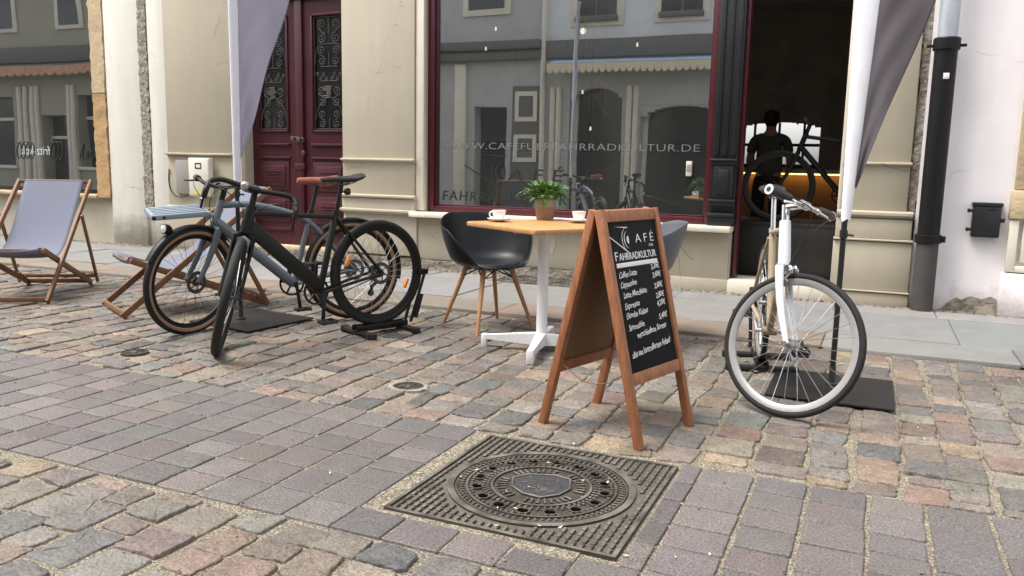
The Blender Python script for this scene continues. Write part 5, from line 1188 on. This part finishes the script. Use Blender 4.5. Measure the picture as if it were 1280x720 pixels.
for body, u, v, wd_, price, pu, pv in rows:
    hw_.append(text('menu_line', body, .035, 'chalk', bd, BT(u, v, R(3)), width=.88 * wd_ * bw_, shear=.28, offset=.0001)); hw_.append(text('menu_price', price, .034, 'chalk', bd, BT(pu + .02, pv, R(3)), width=.185 * bw_, shear=.22, offset=.0001))
hw_.append(text('menu_line', 'verschiedene Sorten', .036, 'chalk', bd, BT(.26, .785, R(4)), width=.62 * bw_, shear=.28, offset=.0001)); hw_.append(text('menu_line', 'alles aus kontrolliertem Anbau!', .038, 'chalk', bd, BT(.10, .905, R(4)), width=.82 * bw_, shear=.28, offset=.0001))
for t_ in hw_:
    Ti = T.inverted()
    for v in t_.data.vertices: p = Ti @ v.co; p.y += .0016 * math.sin(p.x * 95 + p.y * 7) + .0008 * math.sin(p.x * 240); p.x += .0008 * math.sin(p.y * 160); v.co = T @ p

mb = MB()
for s in (.02, Wd - .02): mb.tube(smooth_path([(s, .075, .30), (s, .18, .24), (s, .3, .235), (s, .425, .30)], 6), .0022, 5)
mb.build('restraint_cord', 'board_back', sg)
mb = MB()
for s in (.07, Wd - .07): mb.rbox(s - .02, s + .02, .22, .28, Ht - .012, Ht - .004, .002)
mb.build('hinge', 'brass', sg)

# ------------------------------------------------------------------ manhole cover and valve caps
mh = thing('manhole_cover', 'large square cast iron manhole with a round perforated cover in the cobbles', 'manhole', (-1.012, 2.578, 0))
mb = MB(); mb.rbox(-.395, .395, -.405, .405, -.05, -.004, .004); mb.build('bed', 'iron_dirt', mh)
mb = MB()
for (a, b, c, d) in ((-.40, .40, -.41, -.395), (-.40, .40, .395, .41), (-.40, -.385, -.395, .395), (.385, .40, -.395, .395)): mb.rbox(a, b, c, d, -.03, .005, .003)
mb.lathe([(.312, -.03), (.312, .004), (.335, .004), (.335, -.03)], 72)
ny = 21
for j in range(ny):
    yy = -.375 + .75 * j / (ny - 1)
    for i in range(27):
        xx = -.368 + .736 * i / 26
        if math.hypot(xx, yy) < .352: continue
        mb.rbox(xx - .0072, xx + .0072, yy - .0155, yy + .0155, -.006, .004, .0025, None, 1)
mb.build('square_frame', 'cast_iron', mh)
mb = MB(); mb.lathe([(.0, -.003), (.300, -.003), (.300, .003), (.306, .003), (.306, -.03)], 72)
mb.lathe([(.262, -.004), (.262, .0035), (.270, .0035), (.270, -.004)], 72); mb.lathe([(.172, -.004), (.172, .004), (.182, .004), (.182, -.004)], 64)
for ring, cnt, sz in ((.192, 56, .007), (.206, 60, .007), (.250, 72, .007), (.284, 80, .007), (.294, 84, .006)):
    for k in range(cnt):
        t = 2 * math.pi * k / cnt
        if ring in (.222,) and (k * 16 / cnt) % 1 < .35: continue
        mb.rbox(-sz, sz, -sz * .75, sz * .75, -.004, .0035, .002, Matrix.Rotation(t, 4, 'Z') @ TX(ring, 0, 0), 1)
mb.build('round_cover', 'cast_iron', mh)
for k in range(16):
    t = 2 * math.pi * (k + .3) / 16; m_ = MB(); T_ = Matrix.Rotation(t, 4, 'Z') @ TX(.232, 0, 0); m_.lathe([(.024, -.003), (.024, .005), (.0205, .005), (.0205, -.002)], 18, T_, cap=False); rg_ = m_.build('vent_hole', 'cast_iron', mh); m_ = MB(); m_.disc((0, 0, -.0015), (0, 0, 1), .0207, 18, T_); m_.build('hole_shade', 'hole', rg_, smooth=False)
mb = MB(); outl = [(-.10, .06), (-.05, .095), (.05, .095), (.10, .06), (.098, -.02), (.06, -.075), (0, -.105), (-.06, -.075), (-.098, -.02)]
vs = [(x * .98, y * .98, -.003) for x, y in outl] + [(x, y, .001) for x, y in outl]; mb.add(vs, [tuple(range(9, 18))] + [(i, (i + 1) % 9, 9 + (i + 1) % 9, 9 + i) for i in range(9)], Matrix.Rotation(R(20), 4, 'Z')); mb.build('shield_infill', 'concrete_dark', mh, smooth=False)
mb = MB(); mb.tube([(*p, .001) for p in [(x * 1.04, y * 1.04) for x, y in outl]], .005, 6, closed=True, T=Matrix.Rotation(R(20), 4, 'Z'))
for k in range(30):
    xx, yy = rng.uniform(-.07, .07), rng.uniform(-.06, .07); mb.rbox(-.012, .012, -.0025, .0025, 0, .0035, .001, TX(xx, yy, 0) @ Matrix.Rotation(R(20) + rng.choice([0, math.pi / 2]), 4, 'Z'), 1)
for k in range(40):   # raised letter strokes round the middle, worn past reading
    t = 2 * math.pi * k / 40
    if k % 10 in (8, 9): continue
    c = Matrix.Rotation(t, 4, 'Z') @ TX(.140, 0, 0); mb.rbox(-.018, .018, -.0035, .0035, -.003, .0045, .0015, c, 1)
    if k % 3: mb.rbox(-.0035, .0035, -.009, .004, -.003, .0045, .0015, c @ TX(.012 * (1 - k % 2 * 2), 0, 0), 1)
mb.build('raised_marks', 'cast_iron', mh)
vc = thing('valve_cap', 'round iron valve cap with a white mortar ring between the cobbles', 'valve cap', (-2.108, 3.48, 0))
mb = MB(); vs = []; fs = []; n = 40
for k in range(n):
    t = 2 * math.pi * k / n; ro = .105 + rng.normal(0, .005); vs += [(.078 * math.cos(t), .078 * math.sin(t), .0), (.082 * math.cos(t), .082 * math.sin(t), .006), (ro * math.cos(t), ro * .9 * math.sin(t), .003), (ro * 1.02 * math.cos(t), ro * .92 * math.sin(t), -.012)]
for k in range(n):
    j = (k + 1) % n
    for i in range(3): fs.append((k * 4 + i, k * 4 + i + 1, j * 4 + i + 1, j * 4 + i))
mb.add(vs, fs); mb.build('mortar_ring', 'mortar', vc)
def lid(par):
    m_ = MB(); m_.lathe([(0, -.002), (.070, -.002), (.070, .003), (.077, .003), (.077, -.02)], 36)
    for k in range(9): m_.rbox(-.02, .02, -.004, .004, -.003, .003, .0015, Matrix.Rotation(2 * math.pi * k / 9, 4, 'Z') @ TX(.042, 0, 0), 1)
    m_.rbox(-.012, .012, -.02, .02, -.003, .004, .002); return m_.build('iron_lid', 'cast_iron', par)
lid(vc)
vc2 = thing('valve_cap', 'small plain dark iron valve cap near the front wheel of the grey blue bicycle', 'valve cap', (-3.9, 3.36, .001)); lid(vc2)
m_ = MB(); m_.tube([(-1.72, 1.62, .006), (-1.70, 1.635, .006)], .004, 8); 

m_ = MB()
for i in range(34):
    if i < 18: X_, Y_ = -1.01 + rng.normal(0, .30), 2.58 + rng.normal(0, .28)
    else: X_, Y_ = rng.uniform(-4, .6), rng.uniform(1.4, 5)
    q = rng.uniform(.003, .008); a_ = rng.uniform(0, 6.28); T_ = TX(X_, Y_, .0065) @ Matrix.Rotation(a_, 4, 'Z')
    m_.add([(-q * 1.6, 0, 0), (-q * .3, -q * .6, .001), (q * 1.5, 0, .0025), (-q * .1, q * .6, .001), (0, 0, -.0008)], [(0, 1, 4), (1, 2, 4), (2, 3, 4), (3, 0, 4)], T_)
tag(m_.build('petals', mat('dry_petals', srgb(214, 200, 150), .8, .25, 200), smooth=False), kind='stuff', label='tiny dry yellow petals scattered over the manhole and cobbles', cat='petals')
# ------------------------------------------------------------------ inside the cafe
def pendant(label, x, y, z, k=.55):
    o = thing('pendant_lamp', label, 'lamp', (x, y, z), 0, 'bare bulbs hanging in the shop window')
    m_ = MB(); m_.tube([(0, 0, .05), (0, 0, 3.5 - z)], .003, 6); m_.lathe([(.012, .03), (.014, .06), (.004, .065)], 10); m_.build('cord', 'black_plastic', o)
    m_ = MB(); m_.lathe([(0, -.022 * k), (.014 * k, -.018 * k), (.022 * k, 0), (.016 * k, .02), (.010, .032)], 14); m_.build('bulb', 'bulb', o)
pendant('large bright bulb hanging high in the middle of the shop window', -3.0, 8.5, 2.56, 1.5)
for x, y, z, l in ((-2.4, 8.5, 2.385, 'bulb hanging high in the right half of the shop window'), (-4.03, 8.5, 2.62, 'highest bulb hanging at the left side of the shop window'), (-4.15, 8.5, 2.41, 'bulb hanging left of the golden frame, below the highest bulb'), (-2.93, 8.35, 1.90, 'bulb beside the lower golden frame, left of it'), (-2.83, 8.35, 1.52, 'lowest bulb, just under the lower golden frame')): pendant(l, x, y, z)
def gold_frame(label, x, y, z, rz, tilt):
    o = thing('hanging_bicycle_frame', label, 'bicycle frame', (x, y, z)); o.rotation_euler = (0, tilt, rz)
    m_ = MB(); A_, B_, C2, D_ = (.20, 0, .08), (-.07, 0, .11), (-.015, 0, -.15), (-.22, 0, -.12)
    for a_, b_ in ((A_, B_), (A_, C2), (B_, C2), (B_, D_), (C2, D_)): m_.tube([a_, b_], .011, 8)
    m_.tube([(.18, 0, .13), (.22, 0, .01)], .013, 8); m_.build('frame_tubes', 'gold', o)
    m_ = MB(); top_ = Matrix.Rotation(-tilt, 3, 'Y') @ Vector((0, 0, 3.5 - z)); m_.tube([(.1, 0, .14), (top_.x + .0, 0, top_.z)], .0015, 5); m_.build('wire', 'steel', o); return o
gold_frame('golden bicycle frame hanging at the left of the shop window', -3.76, 8.35, 2.17, R(108), R(-62)); gold_frame('golden bicycle frame hanging in the middle of the shop window', -2.72, 8.35, 1.86, R(84), R(80))
m_ = MB(); m_.rbox(-1.655, -1.60, 7.70, 7.715, 1.06, 1.20, .006); ws = m_.build('key_box', 'utility_white'); tag(ws, 'small white keypad box stuck at the right side of the shop window', 'keypad')
m_ = MB(); m_.rbox(-1.648, -1.607, 7.698, 7.7005, 1.10, 1.17, .001); c = m_.build('keypad', 'utility_grey', ws)
# person at the bar, seen from behind against the rear window
def skin_mesh(name, verts, edges, radii, m, parent, T, sub=2):
    me = bpy.data.meshes.new(name); me.from_pydata(verts, edges, []); o = bpy.data.objects.new(name, me); COL.objects.link(o)
    o.modifiers.new('skin', 'SKIN'); sv = me.skin_vertices[0].data
    for i, r_ in enumerate(radii): sv[i].radius = r_ if isinstance(r_, tuple) else (r_, r_)
    sv[0].use_root = True
    ss = o.modifiers.new('sub', 'SUBSURF'); ss.levels = ss.render_levels = sub
    dg = bpy.context.evaluated_depsgraph_get(); dg.update(); me2 = bpy.data.meshes.new_from_object(o.evaluated_get(dg)); bpy.data.objects.remove(o)
    me2.transform(T); me2.materials.clear(); me2.materials.append(M[m]); me2.polygons.foreach_set('use_smooth', [True] * len(me2.polygons))
    o = bpy.data.objects.new(name, me2); COL.objects.link(o); o.parent = parent; return o
pp = thing('person', 'person in an olive T-shirt and dark trousers standing at the counter inside the doorway', 'person', (-1.27, 10.75, .1))
V_ = [(0, 0, .95), (0, .0, 1.12), (0, .0, 1.30), (0, -.01, 1.43), (0, 0, 1.52), (0, .01, 1.60), (0, .02, 1.68)]
rad = [(.15, .10), (.135, .095), (.16, .105), (.12, .08), (.055, .055), (.075, .085), (.078, .092)]; E_ = [(i, i + 1) for i in range(6)]
for s in (-1, 1):
    b0 = len(V_); V_ += [(s * .19, -.01, 1.40), (s * .25, .02, 1.13), (s * .20, .22, 1.02), (s * .17, .30, 1.04)]; rad += [.055, .045, .036, .036]; E_ += [(3, b0), (b0, b0 + 1), (b0 + 1, b0 + 2), (b0 + 2, b0 + 3)]
    for q in range(5):
        c0 = len(V_); xo = s * (.17 + (q - 2) * .018); V_ += [(xo, .34, 1.045), (xo, .375 - abs(q - 2) * .006, 1.025)]; rad += [.010, .008]; E_ += [(b0 + 3, c0), (c0, c0 + 1)]
    l0 = len(V_); V_ += [(s * .10, 0, .85), (s * .11, .01, .48), (s * .115, -.02, .09), (s * .125, .13, .04)]; rad += [.09, .06, .042, .035]; E_ += [(0, l0), (l0, l0 + 1), (l0 + 1, l0 + 2), (l0 + 2, l0 + 3)]
skin_mesh('body', V_, E_, rad, 'skin', pp, Matrix.Identity(4))
V2 = [(0, 0, .91), (0, 0, 1.12), (0, 0, 1.30), (0, -.01, 1.43), (-.19, -.01, 1.405), (-.235, .01, 1.22), (.19, -.01, 1.405), (.235, .01, 1.22)]
skin_mesh('t_shirt', V2, [(0, 1), (1, 2), (2, 3), (3, 4), (4, 5), (3, 6), (6, 7)], [(.19, .142), (.172, .13), (.18, .125), (.12, .09), .075, .066, .075, .066], 'shirt', pp, Matrix.Identity(4))
V3 = [(0, 0, .93), (0, 0, 1.03)]; E3 = [(0, 1)]; r3 = [(.178, .132), (.165, .12)]
for s in (-1, 1): k0 = len(V3); V3 += [(s * .10, 0, .82), (s * .11, .01, .48), (s * .115, -.02, .08)]; r3 += [.105, .078, .066]; E3 += [(0, k0), (k0, k0 + 1), (k0 + 1, k0 + 2)]
skin_mesh('trousers', V3, E3, r3, 'trousers', pp, Matrix.Identity(4))
m_ = MB(); m_.lathe([(0, -.10), (.06, -.09), (.092, -.03), (.096, .03), (.075, .085), (.03, .105), (0, .108)], 24, TX(0, -.012, 1.665)); m_.build('hair', 'hair', pp)
# small dark apron strings, nose and ears so the head reads from the side
m_ = MB(); m_.tube([(0, .085, 1.66), (0, .118, 1.625), (0, .10, 1.615)], [.010, .014, .010], 8)
for s in (-1, 1): m_.lathe([(0, -.012), (.022, -.008), (.026, .0), (.016, .008)], 10, TX(s * .09, .01, 1.63) @ Matrix.Rotation(R(90), 4, 'Y'))
m_.build('nose_and_ears', 'skin', pp)
